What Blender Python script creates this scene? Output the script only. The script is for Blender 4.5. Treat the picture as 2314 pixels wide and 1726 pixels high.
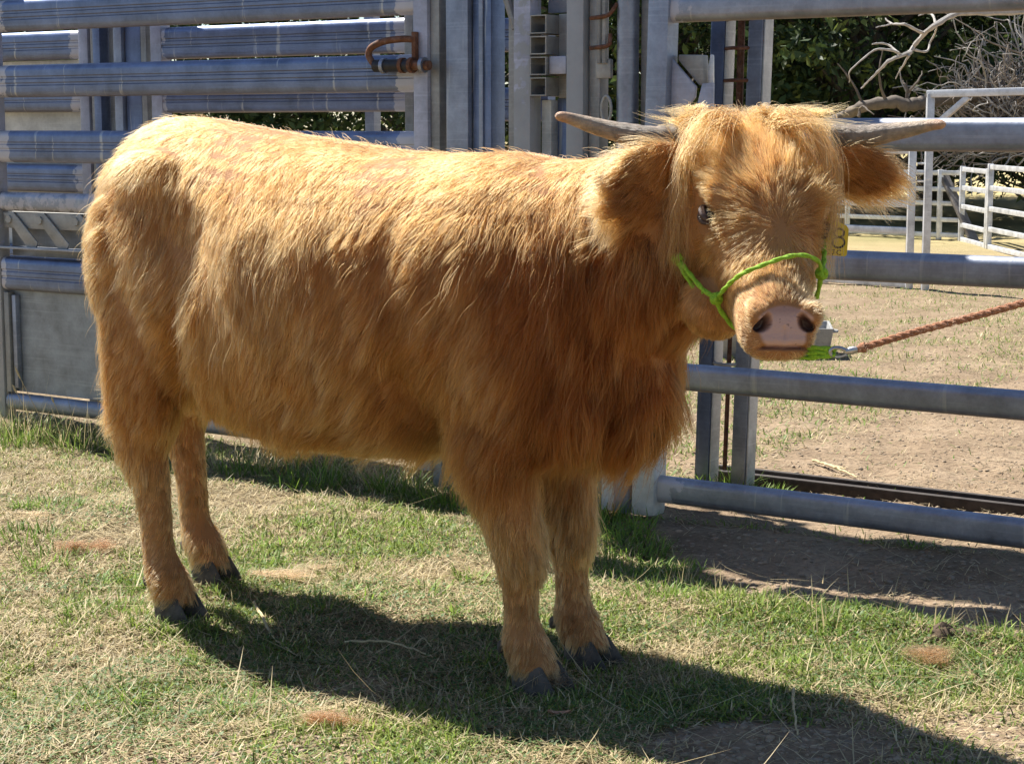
import bpy, bmesh, math, random
import numpy as np
from mathutils import Vector, Matrix
from mathutils.kdtree import KDTree
from mathutils.bvhtree import BVHTree

for o in list(bpy.data.objects):
    bpy.data.objects.remove(o)
scene = bpy.context.scene
COL = scene.collection
R = math.radians

# ---------------------------------------------------------------- camera
cam_d = bpy.data.cameras.new('camera')
cam = bpy.data.objects.new('camera', cam_d)
COL.objects.link(cam)
cam.location = (0, 0, 1.10)
cam.rotation_euler = (R(90 - 7.82), 0, 0)
cam_d.sensor_width = 36
cam_d.lens = 65.0
cam_d.clip_start = 0.05
cam_d.clip_end = 2000
scene.camera = cam

# ---------------------------------------------------------------- light
SUN_EL = 54.0
SUN_DIR = Vector((0.69, -0.72, 0)).normalized()          # the way the light travels along the ground
sun_d = bpy.data.lights.new('sun', 'SUN')
sun_d.energy = 5.0
sun_d.angle = R(0.53)
sun_d.color = (1.0, 0.955, 0.88)
sun = bpy.data.objects.new('sun', sun_d)
COL.objects.link(sun)
travel = Vector((SUN_DIR.x * math.cos(R(SUN_EL)), SUN_DIR.y * math.cos(R(SUN_EL)), -math.sin(R(SUN_EL))))
sun.rotation_euler = travel.to_track_quat('-Z', 'Y').to_euler()
sun.location = (-6, 8, 10)
world = bpy.data.worlds.new('World')
scene.world = world
world.use_nodes = True
nt = world.node_tree
nt.nodes.clear()
wo = nt.nodes.new('ShaderNodeOutputWorld')
bg = nt.nodes.new('ShaderNodeBackground')
sky = nt.nodes.new('ShaderNodeTexSky')
sky.sky_type = 'NISHITA'
sky.sun_disc = False
sky.sun_elevation = R(SUN_EL)
sky.sun_rotation = math.atan2(-SUN_DIR.x, -SUN_DIR.y)
sky.altitude = 100
sky.air_density = 1.0
sky.dust_density = 0.25
sky.ozone_density = 2.5
bg.inputs['Strength'].default_value = 0.057
nt.links.new(sky.outputs[0], bg.inputs[0])
nt.links.new(bg.outputs[0], wo.inputs[0])
scene.view_settings.view_transform = 'Standard'
scene.view_settings.look = 'None'
scene.view_settings.gamma = 1.0
scene.view_settings.use_curve_mapping = False
scene.view_settings.exposure = 1.2
scene.render.engine = 'CYCLES'
scene.cycles.max_bounces = 10
scene.cycles.diffuse_bounces = 3
scene.cycles.glossy_bounces = 4
scene.cycles.transmission_bounces = 8
scene.cycles.transparent_max_bounces = 8
scene.cycles.use_denoising = True
scene.cycles_curves.shape = 'RIBBONS'

# ---------------------------------------------------------------- helpers
rng = np.random.default_rng(7)
FUR_COUNT = 300000

def empty(name, loc, label=None, cat=None, group=None):
    o = bpy.data.objects.new(name, None)
    COL.objects.link(o)
    o.location = loc
    o.empty_display_size = 0.1
    return tag(o, label, cat, group)

def tag(o, label=None, cat=None, group=None, kind=None):
    if label: o['label'] = label
    if cat: o['category'] = cat
    if group: o['group'] = group
    if kind: o['kind'] = kind
    return o

def worldloc(p):
    v = Vector((0, 0, 0))
    while p is not None:
        v = v + Vector(p.location)
        p = p.parent
    return v

def link_mesh(name, me, parent=None, mat=None, smooth=False):
    o = bpy.data.objects.new(name, me)
    COL.objects.link(o)
    if parent is not None:
        o.parent = parent
    if mat is not None and len(me.materials) == 0:
        me.materials.append(mat)
    if smooth:
        me.polygons.foreach_set('use_smooth', np.ones(len(me.polygons), dtype=bool))
    return o

def pymesh(name, verts, faces):
    me = bpy.data.meshes.new(name)
    me.from_pydata([tuple(v) for v in verts], [], [tuple(f) for f in faces])
    me.update()
    return me

def fastmesh(name, verts, quads):
    """verts n x 3, quads m x k numpy"""
    me = bpy.data.meshes.new(name)
    n, (m, k) = len(verts), quads.shape
    me.vertices.add(n)
    me.vertices.foreach_set('co', np.ascontiguousarray(verts, dtype=np.float32).ravel())
    me.loops.add(m * k)
    me.loops.foreach_set('vertex_index', np.ascontiguousarray(quads, dtype=np.int32).ravel())
    me.polygons.add(m)
    me.polygons.foreach_set('loop_start', np.arange(0, m * k, k, dtype=np.int32))
    me.update(calc_edges=True)
    return me

def mk(name, verts, faces, parent=None, mat=None, smooth=False, bevel=0.0, seg=2):
    """one mesh object from WORLD coordinates, stored relative to its parent"""
    off = np.array(worldloc(parent)) if parent is not None else np.zeros(3)
    v = np.asarray(verts, dtype=float)
    loc = None
    if parent is None:
        loc = np.array([(v[:, 0].min() + v[:, 0].max()) / 2, (v[:, 1].min() + v[:, 1].max()) / 2, v[:, 2].min()])
        off = loc
    me = pymesh(name, v - off, faces)
    if bevel > 0:
        bm = bmesh.new(); bm.from_mesh(me)
        bmesh.ops.recalc_face_normals(bm, faces=bm.faces)
        es = [e for e in bm.edges if len(e.link_faces) == 2 and e.calc_face_angle(0) > 0.6]
        bmesh.ops.bevel(bm, geom=es, offset=bevel, segments=seg, affect='EDGES', profile=0.6)
        bm.to_mesh(me); bm.free()
        smooth = True
    o = link_mesh(name, me, parent, mat, smooth)
    if smooth:
        try: me.set_sharp_from_angle(angle=R(40))
        except Exception: pass
    if loc is not None: o.location = loc
    return o

BOXF = [(0, 3, 2, 1), (4, 5, 6, 7), (0, 1, 5, 4), (1, 2, 6, 5), (2, 3, 7, 6), (3, 0, 4, 7)]

def sweep(path, radii, n=12, closed_caps=True, up=None, expo=2.0, squash=None):
    """tube along path; radii scalar/array; squash=(ra,rb) elliptical factors. returns verts, faces"""
    P = np.asarray(path, float)
    m = len(P)
    rad = np.broadcast_to(np.asarray(radii, float), (m,)) if np.ndim(radii) < 2 else None
    T = np.gradient(P, axis=0)
    T /= np.linalg.norm(T, axis=1)[:, None] + 1e-12
    ref = np.array(up if up is not None else ((0, 0, 1) if abs(T[0][2]) < 0.9 else (1, 0, 0)), float)
    vs = []
    a = np.arange(n) * 2 * np.pi / n
    ca, sa = np.cos(a), np.sin(a)
    if expo != 2.0:
        ca = np.sign(ca) * np.abs(ca) ** (2 / expo); sa = np.sign(sa) * np.abs(sa) ** (2 / expo)
    sq = squash or (1, 1)
    e2 = ref - T[0] * ref.dot(T[0]); e2 /= np.linalg.norm(e2)
    for i in range(m):
        e2 = e2 - T[i] * e2.dot(T[i]); e2 /= np.linalg.norm(e2) + 1e-12
        e1 = np.cross(T[i], e2)
        vs.append(P[i] + rad[i] * (sq[0] * ca[:, None] * e1 + sq[1] * sa[:, None] * e2))
    V = np.concatenate(vs)
    F = []
    for i in range(m - 1):
        for j in range(n):
            k = (j + 1) % n
            F.append((i * n + j, i * n + k, (i + 1) * n + k, (i + 1) * n + j))
    if closed_caps:
        F.append(tuple(range(n - 1, -1, -1)))
        F.append(tuple((m - 1) * n + j for j in range(n)))
    return V, F

def spline(pts, n):
    """Catmull-Rom through pts"""
    P = np.asarray(pts, float)
    P = np.vstack([2 * P[0] - P[1], P, 2 * P[-1] - P[-2]])
    m = len(P) - 3
    t = np.linspace(0, m, n)
    i = np.minimum(t.astype(int), m - 1)
    x = (t - i)[:, None]
    a, b, c, d = P[i], P[i + 1], P[i + 2], P[i + 3]
    return 0.5 * (2 * b + (c - a) * x + (2 * a - 5 * b + 4 * c - d) * x ** 2 + (3 * b - a - 3 * c + d) * x ** 3)

def join_vf(*parts):
    V, F, o = [], [], 0
    for v, f in parts:
        V.append(np.asarray(v)); F += [tuple(i + o for i in q) for q in f]; o += len(v)
    return np.concatenate(V), F

# smooth pseudo-noise, numpy: sum of randomly oriented sines
_nr = np.random.default_rng(3)
_NW = _nr.normal(size=(10, 3)); _NP = _nr.uniform(0, 6.28, (10, 10))
_NW2 = _nr.normal(size=(10, 10, 3))
def noise3(P, scale, k=0):
    P = np.asarray(P, float)
    s = np.zeros(P.shape[0])
    for i in range(10):
        s += np.sin((P * scale) @ _NW2[k % 10, i] + _NP[k % 10, i])
    return s / 3.2

def smooth01(x, a, b):
    t = np.clip((x - a) / (b - a), 0, 1)
    return t * t * (3 - 2 * t)

# ---------------------------------------------------------------- materials
def mat_new(name):
    m = bpy.data.materials.new(name)
    m.use_nodes = True
    n = m.node_tree
    b = n.nodes['Principled BSDF']
    return m, n, b

def nnode(n, t, **kw):
    x = n.nodes.new(t)
    for k, v in kw.items(): setattr(x, k, v)
    return x

def ramp(n, stops, fac=None, interp='LINEAR'):
    r = n.nodes.new('ShaderNodeValToRGB')
    r.color_ramp.interpolation = interp
    el = r.color_ramp.elements
    while len(el) < len(stops): el.new(0.5)
    for e, (p, c) in zip(el, stops):
        e.position = p
        e.color = (*c, 1) if len(c) == 3 else c
    if fac is not None: n.links.new(fac, r.inputs[0])
    return r

def noise_node(n, scale, detail=4, rough=0.55, vec=None, dist=0.0):
    x = n.nodes.new('ShaderNodeTexNoise')
    x.inputs['Scale'].default_value = scale
    x.inputs['Detail'].default_value = detail
    x.inputs['Roughness'].default_value = rough
    x.inputs['Distortion'].default_value = dist
    if vec is not None: n.links.new(vec, x.inputs['Vector'])
    return x

def mixc(n, a, b, fac, mode='MIX'):
    x = n.nodes.new('ShaderNodeMix')
    x.data_type = 'RGBA'; x.blend_type = mode
    for sock, val in ((6, a), (7, b), (0, fac)):
        if hasattr(val, 'is_output'): n.links.new(val, x.inputs[sock])
        elif sock == 0: x.inputs[0].default_value = val
        else: x.inputs[sock].default_value = (*val, 1)
    return x.outputs[2]

def simple_mat(name, col, rough=0.5, metal=0.0, vary=0.15, scale=30, bump=0.0, bscale=200, spec=0.5):
    m, n, b = mat_new(name)
    tc = nnode(n, 'ShaderNodeTexCoord')
    nz = noise_node(n, scale, 5, 0.6, tc.outputs['Object'])
    c0 = tuple(max(0, c * (1 - vary)) for c in col); c1 = tuple(min(1, c * (1 + vary)) for c in col)
    r = ramp(n, [(0.3, c0), (0.7, c1)], nz.outputs[0])
    n.links.new(r.outputs[0], b.inputs['Base Color'])
    b.inputs['Roughness'].default_value = rough
    b.inputs['Metallic'].default_value = metal
    b.inputs['Specular IOR Level'].default_value = spec
    if bump > 0:
        n2 = noise_node(n, bscale, 3, 0.6, tc.outputs['Object'])
        bp = nnode(n, 'ShaderNodeBump'); bp.inputs['Strength'].default_value = bump; bp.inputs['Distance'].default_value = 0.004
        n.links.new(n2.outputs[0], bp.inputs['Height']); n.links.new(bp.outputs[0], b.inputs['Normal'])
    return m
# ================================================================ the calf
CA = np.array([0.81, -0.586, 0.0]); CA /= np.linalg.norm(CA)      # forward along the body
CB = np.array([CA[1], -CA[0], 0.0])                                # towards its right flank (the one in view)
CZ = np.array([0, 0, 1.0])
CO = np.array([0.11, 3.62, 0.0])
def cw(u, w, z): return CO + u * CA + w * CB + z * CZ

# ================================================================ ground
FD = np.array([.83, -.558, 0]); FD /= np.linalg.norm(FD)           # along the fence line, to the right
FN = np.array([-FD[1], FD[0], 0])                                  # away behind the fence
FO = np.array([.395, 5.216, 0])
def fp(s, t, z): return FO + s * FD + t * FN + z * CZ
def to_f(P):
    d = np.asarray(P) - FO
    return d @ FD, d @ FN

def grassiness(x, y):
    """1 = sward, 0 = bare soil"""
    P = np.stack([x, y, np.zeros_like(x)], 1)
    s, t = to_f(P)
    n1 = noise3(P, 2.2, 1); n2 = noise3(P, 7.0, 2); n3 = noise3(P, 1.1, 3)
    edge = np.interp(s, [-.3, -.12, .18, .30, .47, .77, 1.0, 1.34, 3], [.3, -.02, -.19, -.33, -.50, -.70, -.72, -.74, -.8])
    edge = edge + .05 * n2 + .03 * n1
    front = smooth01(edge - t, -.02, .10)                          # the strip trodden bare in front of the gate
    yard = smooth01(t, -.05, .15) * smooth01(s, -.25, -.05)         # the pen behind the gate
    back = smooth01(y, 9.5, 12.5) * (.55 + .45 * np.clip(n3, -1, 1))
    patch = smooth01(np.exp(-(((x - .42) / .26) ** 2 + ((y - 3.15) / .17) ** 2)) + .12 * n2, .35, .62)
    patch2 = smooth01(np.exp(-(((x - 1.05) / .30) ** 2 + ((y - 3.30) / .22) ** 2)) + .15 * n2, .45, .75) * .8
    thin = smooth01(n1 * .45 + n2 * .45, .15, .75) * .8
    g = np.where(s > -.12, front, 1.0)
    g = np.where(t > .05, 1 - smooth01(t, .05, .3) * .5, g)
    g = g * (1 - patch) * (1 - patch2) * (1 - thin)
    pen = np.clip(.02 + .5 * smooth01(noise3(P, 1.6, 5), .2, 1.0) * smooth01(y, 6.5, 9.5), 0, 1)
    g = g * (1 - yard) + yard * np.maximum(pen * .6, back)
    return np.clip(g, 0, 1)

def gz(x, y):
    P = np.stack([x, y, np.zeros_like(x)], 1)
    g = .011 * noise3(P, 2.1, 6) + .006 * noise3(P, 8, 7) + .0030 * noise3(P, 27, 8) + .0016 * noise3(P, 80, 9)
    near_hoof = np.ones_like(x)
    for u_, w_ in ((.01, .105), (-.01, -.105), (-.965, .138), (-1.155, -.163)):
        h = cw(u_, w_, 0)
        near_hoof = np.minimum(near_hoof, smooth01(np.hypot(x - h[0], y - h[1]), .06, .22))
    g = (g - .006) * near_hoof
    s, t = to_f(P)
    g = g + .028 * np.exp(-((t + .80 - .0 * s) / .10) ** 2) * smooth01(s, .35, .7) * (.6 + .5 * noise3(P, 6, 1))     # ridge at the sward's edge
    hoofy = smooth01(s, .05, .3) * np.clip(1 - np.abs(t + .35) / .42, 0, 1)
    g = g + hoofy * (.012 * noise3(P, 14, 2) - .02)
    far = smooth01(np.hypot(x, y), 9, 30)
    return g * (1 - far)

def axis(lo, a, b, hi, d):
    c = np.arange(a, b + d / 2, d)
    def grow(start, end):
        out_, st, p = [], d * 1.5, start
        sg = 1 if end > start else -1
        while (end - p) * sg > 0:
            p = p + sg * st; st *= 1.16; out_.append(p)
        return np.array(out_)
    return np.concatenate([grow(a, lo)[::-1], c, grow(b, hi)])
xs = axis(-600, -3.0, 3.2, 600, .021)
ys = axis(-400, 2.2, 9.6, 900, .021)
GX, GY = np.meshgrid(xs, ys)
gx, gy = GX.ravel(), GY.ravel()
GV = np.stack([gx, gy, gz(gx, gy)], 1)
nx, ny = len(xs), len(ys)
ii = (np.arange(ny - 1)[:, None] * nx + np.arange(nx - 1)[None, :]).ravel()
gme = fastmesh('ground', GV, np.stack([ii, ii + 1, ii + nx + 1, ii + nx], 1))
za = gme.attributes.new('sward', 'FLOAT', 'POINT'); za.data.foreach_set('value', grassiness(gx, gy).astype(np.float32))
m_gr, n, b = mat_new('ground_soil')
tcx = nnode(n, 'ShaderNodeTexCoord'); at = nnode(n, 'ShaderNodeAttribute', attribute_name='sward')
n1 = noise_node(n, 3.0, 6, .65, tcx.outputs['Object']); n2 = noise_node(n, 55, 5, .7, tcx.outputs['Object']); n3 = noise_node(n, 16, 4, .6, tcx.outputs['Object'])
soil = ramp(n, [(.25, (.17, .12, .078)), (.5, (.28, .205, .135)), (.75, (.38, .29, .20))], n1.outputs[0])
fine = ramp(n, [(.30, (.55, .52, .5)), (.52, (1, 1, 1)), (.75, (1.35, 1.3, 1.2))], n2.outputs[0])
soil2 = mixc(n, soil.outputs[0], fine.outputs[0], .85, 'MULTIPLY')
thatch = ramp(n, [(.25, (.09, .068, .038)), (.5, (.20, .155, .09)), (.75, (.38, .30, .19))], n3.outputs[0])
thatch2 = mixc(n, thatch.outputs[0], fine.outputs[0], .8, 'MULTIPLY')
cgr = mixc(n, soil2, thatch2, at.outputs['Fac'])
sep = nnode(n, 'ShaderNodeSeparateXYZ'); n.links.new(tcx.outputs['Object'], sep.inputs[0])
far = nnode(n, 'ShaderNodeMapRange'); far.inputs['From Min'].default_value = 14; far.inputs['From Max'].default_value = 19
n.links.new(sep.outputs[1], far.inputs['Value'])
nf = noise_node(n, .35, 6, .65, tcx.outputs['Object'])
field = ramp(n, [(.30, (.22, .20, .085)), (.5, (.42, .34, .17)), (.7, (.52, .43, .23))], nf.outputs[0])
n.links.new(mixc(n, cgr, field.outputs[0], far.outputs[0]), b.inputs['Base Color'])
b.inputs['Roughness'].default_value = .95
b.inputs['Specular IOR Level'].default_value = .15
bp = nnode(n, 'ShaderNodeBump'); bp.inputs['Strength'].default_value = .9; bp.inputs['Distance'].default_value = .012
n.links.new(n2.outputs[0], bp.inputs['Height']); n.links.new(bp.outputs[0], b.inputs['Normal'])
ground = link_mesh('ground', gme, None, m_gr, True)
tag(ground, kind='structure')

# ================================================================ steel
def steel(name, base=(.30, .31, .33), metal=.75, rough=.36, drip=.6, patch=None, dull=0.0):
    m, n, b = mat_new(name)
    tc = nnode(n, 'ShaderNodeTexCoord')
    mp = nnode(n, 'ShaderNodeMapping'); mp.inputs['Rotation'].default_value = (0, 0, R(33.9))
    n.links.new(tc.outputs['Object'], mp.inputs['Vector'])
    mo = nnode(n, 'ShaderNodeObjectInfo')
    addv = nnode(n, 'ShaderNodeVectorMath'); n.links.new(mp.outputs[0], addv.inputs[0])
    rnd = nnode(n, 'ShaderNodeVectorMath', operation='SCALE'); rnd.inputs[0].default_value = (7, 3, 5); n.links.new(mo.outputs['Random'], rnd.inputs['Scale'])
    n.links.new(rnd.outputs[0], addv.inputs[1])
    vec = addv.outputs[0]
    nz = noise_node(n, 9, 6, .65, vec)
    c0 = tuple(c * .66 for c in base); c1 = tuple(min(1, c * 1.3) for c in base)
    col = ramp(n, [(.3, c0), (.7, c1)], nz.outputs[0]).outputs[0]
    # spangle
    vo = nnode(n, 'ShaderNodeTexVoronoi'); vo.inputs['Scale'].default_value = 130; n.links.new(vec, vo.inputs['Vector'])
    spg = ramp(n, [(0, (.88, .88, .88)), (1, (1.1, 1.1, 1.12))], vo.outputs['Color'])
    col = mixc(n, col, spg.outputs[0], .5, 'MULTIPLY')
    # lengthwise scuffs
    mp2 = nnode(n, 'ShaderNodeMapping'); mp2.inputs['Scale'].default_value = (1.4, 1, 60); n.links.new(vec, mp2.inputs['Vector'])
    sc = noise_node(n, 2, 4, .6, mp2.outputs[0])
    scr = ramp(n, [(.55, (0, 0, 0)), (.75, (1, 1, 1))], sc.outputs[0])
    col = mixc(n, col, tuple(min(1, c * 1.7) for c in base), mulv(n, scr.outputs[0], .35))
    # pale runs down the face
    mp3 = nnode(n, 'ShaderNodeMapping'); mp3.inputs['Scale'].default_value = (34, .6, 2.2); n.links.new(vec, mp3.inputs['Vector'])
    dn = noise_node(n, 1.0, 3, .55, mp3.outputs[0], .25)
    dr = ramp(n, [(.64, (0, 0, 0)), (.69, (1, 1, 1))], dn.outputs[0])
    dfac = mulv(n, dr.outputs[0], drip)
    col = mixc(n, col, (.46, .47, .49), dfac)
    fac_d = dfac
    # browner and less metallic along the underside
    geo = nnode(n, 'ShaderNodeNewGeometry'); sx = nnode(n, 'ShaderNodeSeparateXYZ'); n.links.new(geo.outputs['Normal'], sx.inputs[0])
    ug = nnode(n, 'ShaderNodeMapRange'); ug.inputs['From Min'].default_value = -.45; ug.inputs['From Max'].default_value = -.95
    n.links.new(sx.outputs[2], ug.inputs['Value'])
    under_brown = mulv(n, ug.outputs[0], .75)
    col = mixc(n, col, (.17, .125, .085), under_brown)
    mfac = nnode(n, 'ShaderNodeMath', operation='SUBTRACT'); mfac.inputs[0].default_value = 1.0; n.links.new(under_brown, mfac.inputs[1])
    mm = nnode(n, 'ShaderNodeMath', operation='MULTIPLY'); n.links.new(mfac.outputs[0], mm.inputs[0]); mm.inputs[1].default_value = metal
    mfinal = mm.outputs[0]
    rfinal = None
    # touch-up paint
    if patch:
        pa = nnode(n, 'ShaderNodeAttribute', attribute_name='patch')
        pn = noise_node(n, 28, 4, .6, vec)
        ad = nnode(n, 'ShaderNodeMath', operation='MULTIPLY_ADD'); n.links.new(pn.outputs[0], ad.inputs[0]); ad.inputs[1].default_value = .7; n.links.new(pa.outputs['Fac'], ad.inputs[2])
        pr_ = ramp(n, [(.78, (0, 0, 0)), (.82, (1, 1, 1))], ad.outputs[0])
        pv = ramp(n, [(.3, tuple(c * .85 for c in patch)), (.7, tuple(min(1, c * 1.1) for c in patch))], nz.outputs[0])
        col = mixc(n, col, pv.outputs[0], pr_.outputs[0])
        inv = nnode(n, 'ShaderNodeMath', operation='MULTIPLY_ADD'); n.links.new(pr_.outputs[0], inv.inputs[0]); inv.inputs[1].default_value = -.6; inv.inputs[2].default_value = 1.0
        m2 = nnode(n, 'ShaderNodeMath', operation='MULTIPLY'); n.links.new(mfinal, m2.inputs[0]); n.links.new(inv.outputs[0], m2.inputs[1])
        mfinal = m2.outputs[0]
    n.links.new(col, b.inputs['Base Color'])
    n.links.new(mfinal, b.inputs['Metallic'])
    rr = nnode(n, 'ShaderNodeMapRange'); rr.inputs['To Min'].default_value = rough - .08; rr.inputs['To Max'].default_value = rough + .16
    n.links.new(nz.outputs[0], rr.inputs['Value']); n.links.new(rr.outputs[0], b.inputs['Roughness'])
    bp = nnode(n, 'ShaderNodeBump'); bp.inputs['Strength'].default_value = .25; bp.inputs['Distance'].default_value = .002
    nb_ = noise_node(n, 90, 4, .6, vec)
    n.links.new(nb_.outputs[0], bp.inputs['Height']); n.links.new(bp.outputs[0], b.inputs['Normal'])
    return m
def mulv(n, a, k):
    x = nnode(n, 'ShaderNodeMath', operation='MULTIPLY'); n.links.new(a, x.inputs[0]); x.inputs[1].default_value = k
    return x.outputs[0]
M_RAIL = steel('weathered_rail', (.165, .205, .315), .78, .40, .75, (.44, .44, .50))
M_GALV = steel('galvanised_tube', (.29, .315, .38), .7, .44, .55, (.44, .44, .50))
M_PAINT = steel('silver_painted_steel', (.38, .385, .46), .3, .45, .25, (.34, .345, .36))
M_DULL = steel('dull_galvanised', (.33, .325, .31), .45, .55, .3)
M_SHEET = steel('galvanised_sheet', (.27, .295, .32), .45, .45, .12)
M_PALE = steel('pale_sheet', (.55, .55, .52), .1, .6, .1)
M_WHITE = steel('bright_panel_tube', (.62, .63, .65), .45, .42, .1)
m_rust, n, b = mat_new('rusty_steel')
tcx = nnode(n, 'ShaderNodeTexCoord'); nz = noise_node(n, 45, 6, .7, tcx.outputs['Object'])
rr_ = ramp(n, [(.3, (.05, .035, .03)), (.5, (.17, .065, .03)), (.7, (.24, .15, .11))], nz.outputs[0])
n.links.new(rr_.outputs[0], b.inputs['Base Color']); b.inputs['Roughness'].default_value = .75; b.inputs['Metallic'].default_value = .25

def fbox(name, s0, s1, t0, t1, z0, z1, parent, mat, bevel=.004, lean=0.0, patch=None):
    """box in fence coordinates; lean shifts s with height"""
    V = []
    for z in (z0, z1):
        k = lean * z
        V += [fp(s0 + k, t0, z), fp(s1 + k, t0, z), fp(s1 + k, t1, z), fp(s0 + k, t1, z)]
    o = mk(name, V, BOXF, parent, mat, False, bevel, 2)
    if patch is not None: set_patch(o, patch)
    return o

def set_patch(o, fn):
    me = o.data; nvv = len(me.vertices)
    c = np.zeros(nvv * 3); me.vertices.foreach_get('co', c)
    P = c.reshape(-1, 3) + np.array(worldloc(o))
    s, t = to_f(P)
    a = me.attributes.new('patch', 'FLOAT', 'POINT')
    a.data.foreach_set('value', np.clip(fn(s, P[:, 2]), 0, 1).astype(np.float32))

def rail_profile(h, d, groove=True):
    """closed outline (t,z), front is -t"""
    r = min(h, d) * .48
    pts = []
    def arc(cx, cz, a0, a1, k=6):
        for a in np.linspace(a0, a1, k): pts.append((cx + r * math.cos(a), cz + r * math.sin(a)))
    hz, ht = h / 2 - r, d / 2 - r
    arc(ht, hz, 0, math.pi / 2); arc(-ht, hz, math.pi / 2, math.pi)
    if groove:
        for zc in (h * .10, -h * .10):
            for dz, dt in ((.006, 0), (.003, .0035), (-.003, .0035), (-.006, 0)): pts.append((-d / 2 + dt, zc + dz))
    arc(-ht, -hz, math.pi, 1.5 * math.pi); arc(ht, -hz, 1.5 * math.pi, 2 * math.pi)
    return pts

def rail(name, s0, s1, t, z0, z1, depth, parent, mat, groove=True, patch=None, sag=0.0):
    prof = rail_profile(z1 - z0, depth, groove)
    m = max(8, int(abs(s1 - s0) / .05))
    ss = np.linspace(s0, s1, m)
    N = len(prof); V, F = [], []
    zc = (z0 + z1) / 2
    for s in ss:
        k = (s - s0) / (s1 - s0)
        for (pt, pz) in prof: V.append(fp(s, t + pt, zc + pz - sag * 4 * k * (1 - k)))
    for i in range(m - 1):
        for j in range(N):
            q = (j + 1) % N
            F.append((i * N + j, i * N + q, (i + 1) * N + q, (i + 1) * N + j))
    F.append(tuple(range(N - 1, -1, -1))); F.append(tuple((m - 1) * N + j for j in range(N)))
    o = mk(name, V, F, parent, mat, True)
    bm = bmesh.new(); bm.from_mesh(o.data); bmesh.ops.recalc_face_normals(bm, faces=bm.faces); bm.to_mesh(o.data); bm.free()
    set_patch(o, patch if patch else (lambda s, z: 0 * s))
    return o

def ends(s0, s1, w=.07):
    return lambda s, z: np.maximum(1 - smooth01(np.abs(s - s0), w * .5, w * 1.3), 1 - smooth01(np.abs(s - s1), w * .5, w * 1.3)) * .62
def frod(name, pts, r, parent, mat, n=8, smooth_n=0):
    P = np.array([fp(*p) for p in pts])
    if smooth_n: P = spline(P, smooth_n)
    return mk(name, *sweep(P, r, n), parent, mat, True)
def bolt(s, t, z, parent, r=.012, mat=None):
    a = np.arange(6) * math.pi / 3 + .2
    V = [fp(s + r * math.cos(x), t, z + r * math.sin(x)) for x in a] + [fp(s + r * .9 * math.cos(x), t - r * .8, z + r * .9 * math.sin(x)) for x in a]
    F = [tuple(range(5, -1, -1)), tuple(range(6, 12))] + [(i, (i + 1) % 6, 6 + (i + 1) % 6, 6 + i) for i in range(6)]
    return mk('bolt', V, F, parent, mat or M_DULL)

# ---------------------------------------------------------------- left gate (front plane)
lg = empty('yard_gate', fp(-1.75, 0, 0), 'steel yard gate with wide grooved rails and sheet lower panel, behind the calf\'s rump', 'gate')
for z0, z1 in ((1.437, 1.548), (1.207, 1.320), (.977, 1.090)):
    rail('rail', -2.69, -.815, 0, z0, z1, .044, lg, M_RAIL, True, ends(-2.69, -.83))
rail('rail', -2.69, -.815, .0, .803, .872, .044, lg, M_GALV, False, lambda s, z: .45 + 0 * s)
rail('rail', -2.69, -.815, .0, .517, .638, .05, lg, M_RAIL, True, ends(-2.69, -.83, .05))
rail('rail', -2.69, -.815, .0, .078, .140, .05, lg, M_GALV, False)
stp = lambda s, z: .30 + .34 * np.sin(z * 13 + 1.0) + .15 * np.sin(z * 31)
fbox('stile', -.818, -.764, -.026, .026, .05, 1.78, lg, M_PAINT, .005, 0, stp)
fbox('stile', -2.755, -2.697, -.026, .026, .05, 1.78, lg, M_PAINT, .005, 0, stp)
fbox('sheet', -2.69, -.82, .012, .016, .145, .515, lg, M_SHEET, 0)
fbox('frame_strip', -2.69, -2.665, -.02, .008, .145, .51, lg, M_DULL, .003)
fbox('frame_strip', -2.657, -2.637, -.012, .010, .16, .50, lg, M_GALV, .003)
fbox('linkage_plate', -2.69, -1.6, -.006, .002, .742, .799, lg, M_DULL, .002)
for s in (-2.649, -2.489, -2.305, -2.0): bolt(s, -.008, .774, lg, .017)
for sa in (-2.649, -2.489, -2.305):
    z_a, z_b = .774, .682
    V = []
    for t in (-.016, -.009):
        V += [fp(sa - .028, t, z_a + .02), fp(sa + .02, t, z_a + .028), fp(sa + .145, t, z_b + .012), fp(sa + .135, t, z_b - .006), fp(sa + .09, t, z_b - .008)]
    F = [(4, 3, 2, 1, 0), (5, 6, 7, 8, 9)] + [(i, (i + 1) % 5, 5 + (i + 1) % 5, 5 + i) for i in range(5)]
    mk('link_arm', V, F, lg, M_DULL, False, .002)
fbox('flat_bar', -2.69, -.82, -.03, .012, .668, .677, lg, M_GALV, .002)
fbox('drop_channel', -2.69, -.82, .03, .05, .64, .80, lg, M_DULL, .003)

# draw bolt with rusty bent handle on the stile
lb = empty('gate_bolt', fp(-.88, -.05, 1.29), 'rusty slide bolt with bent handle on the grooved gate\'s end stile', 'bolt')
frod('handle', [(-.80, -.035, 1.362), (-.84, -.05, 1.364), (-.90, -.06, 1.358), (-.948, -.06, 1.342), (-.962, -.058, 1.320), (-.950, -.055, 1.297), (-.93, -.055, 1.286)], .0105, lb, m_rust, 10, 30)
frod('sleeve', [(-.94, -.055, 1.286), (-.80, -.055, 1.285)], .0195, lb, simple_mat('black_steel', (.035, .033, .035), .5, .5, .3, 40), 14)
frod('rod', [(-.81, -.055, 1.285), (-.735, -.055, 1.284)], .0145, lb, m_rust, 12)
for s in (-.905, -.835, -.80, -.757):
    frod('collar', [(s - .006, -.055, 1.2855), (s + .006, -.055, 1.2855)], .0235, lb, M_GALV if s in (-.905, -.757) else m_rust, 14)
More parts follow.
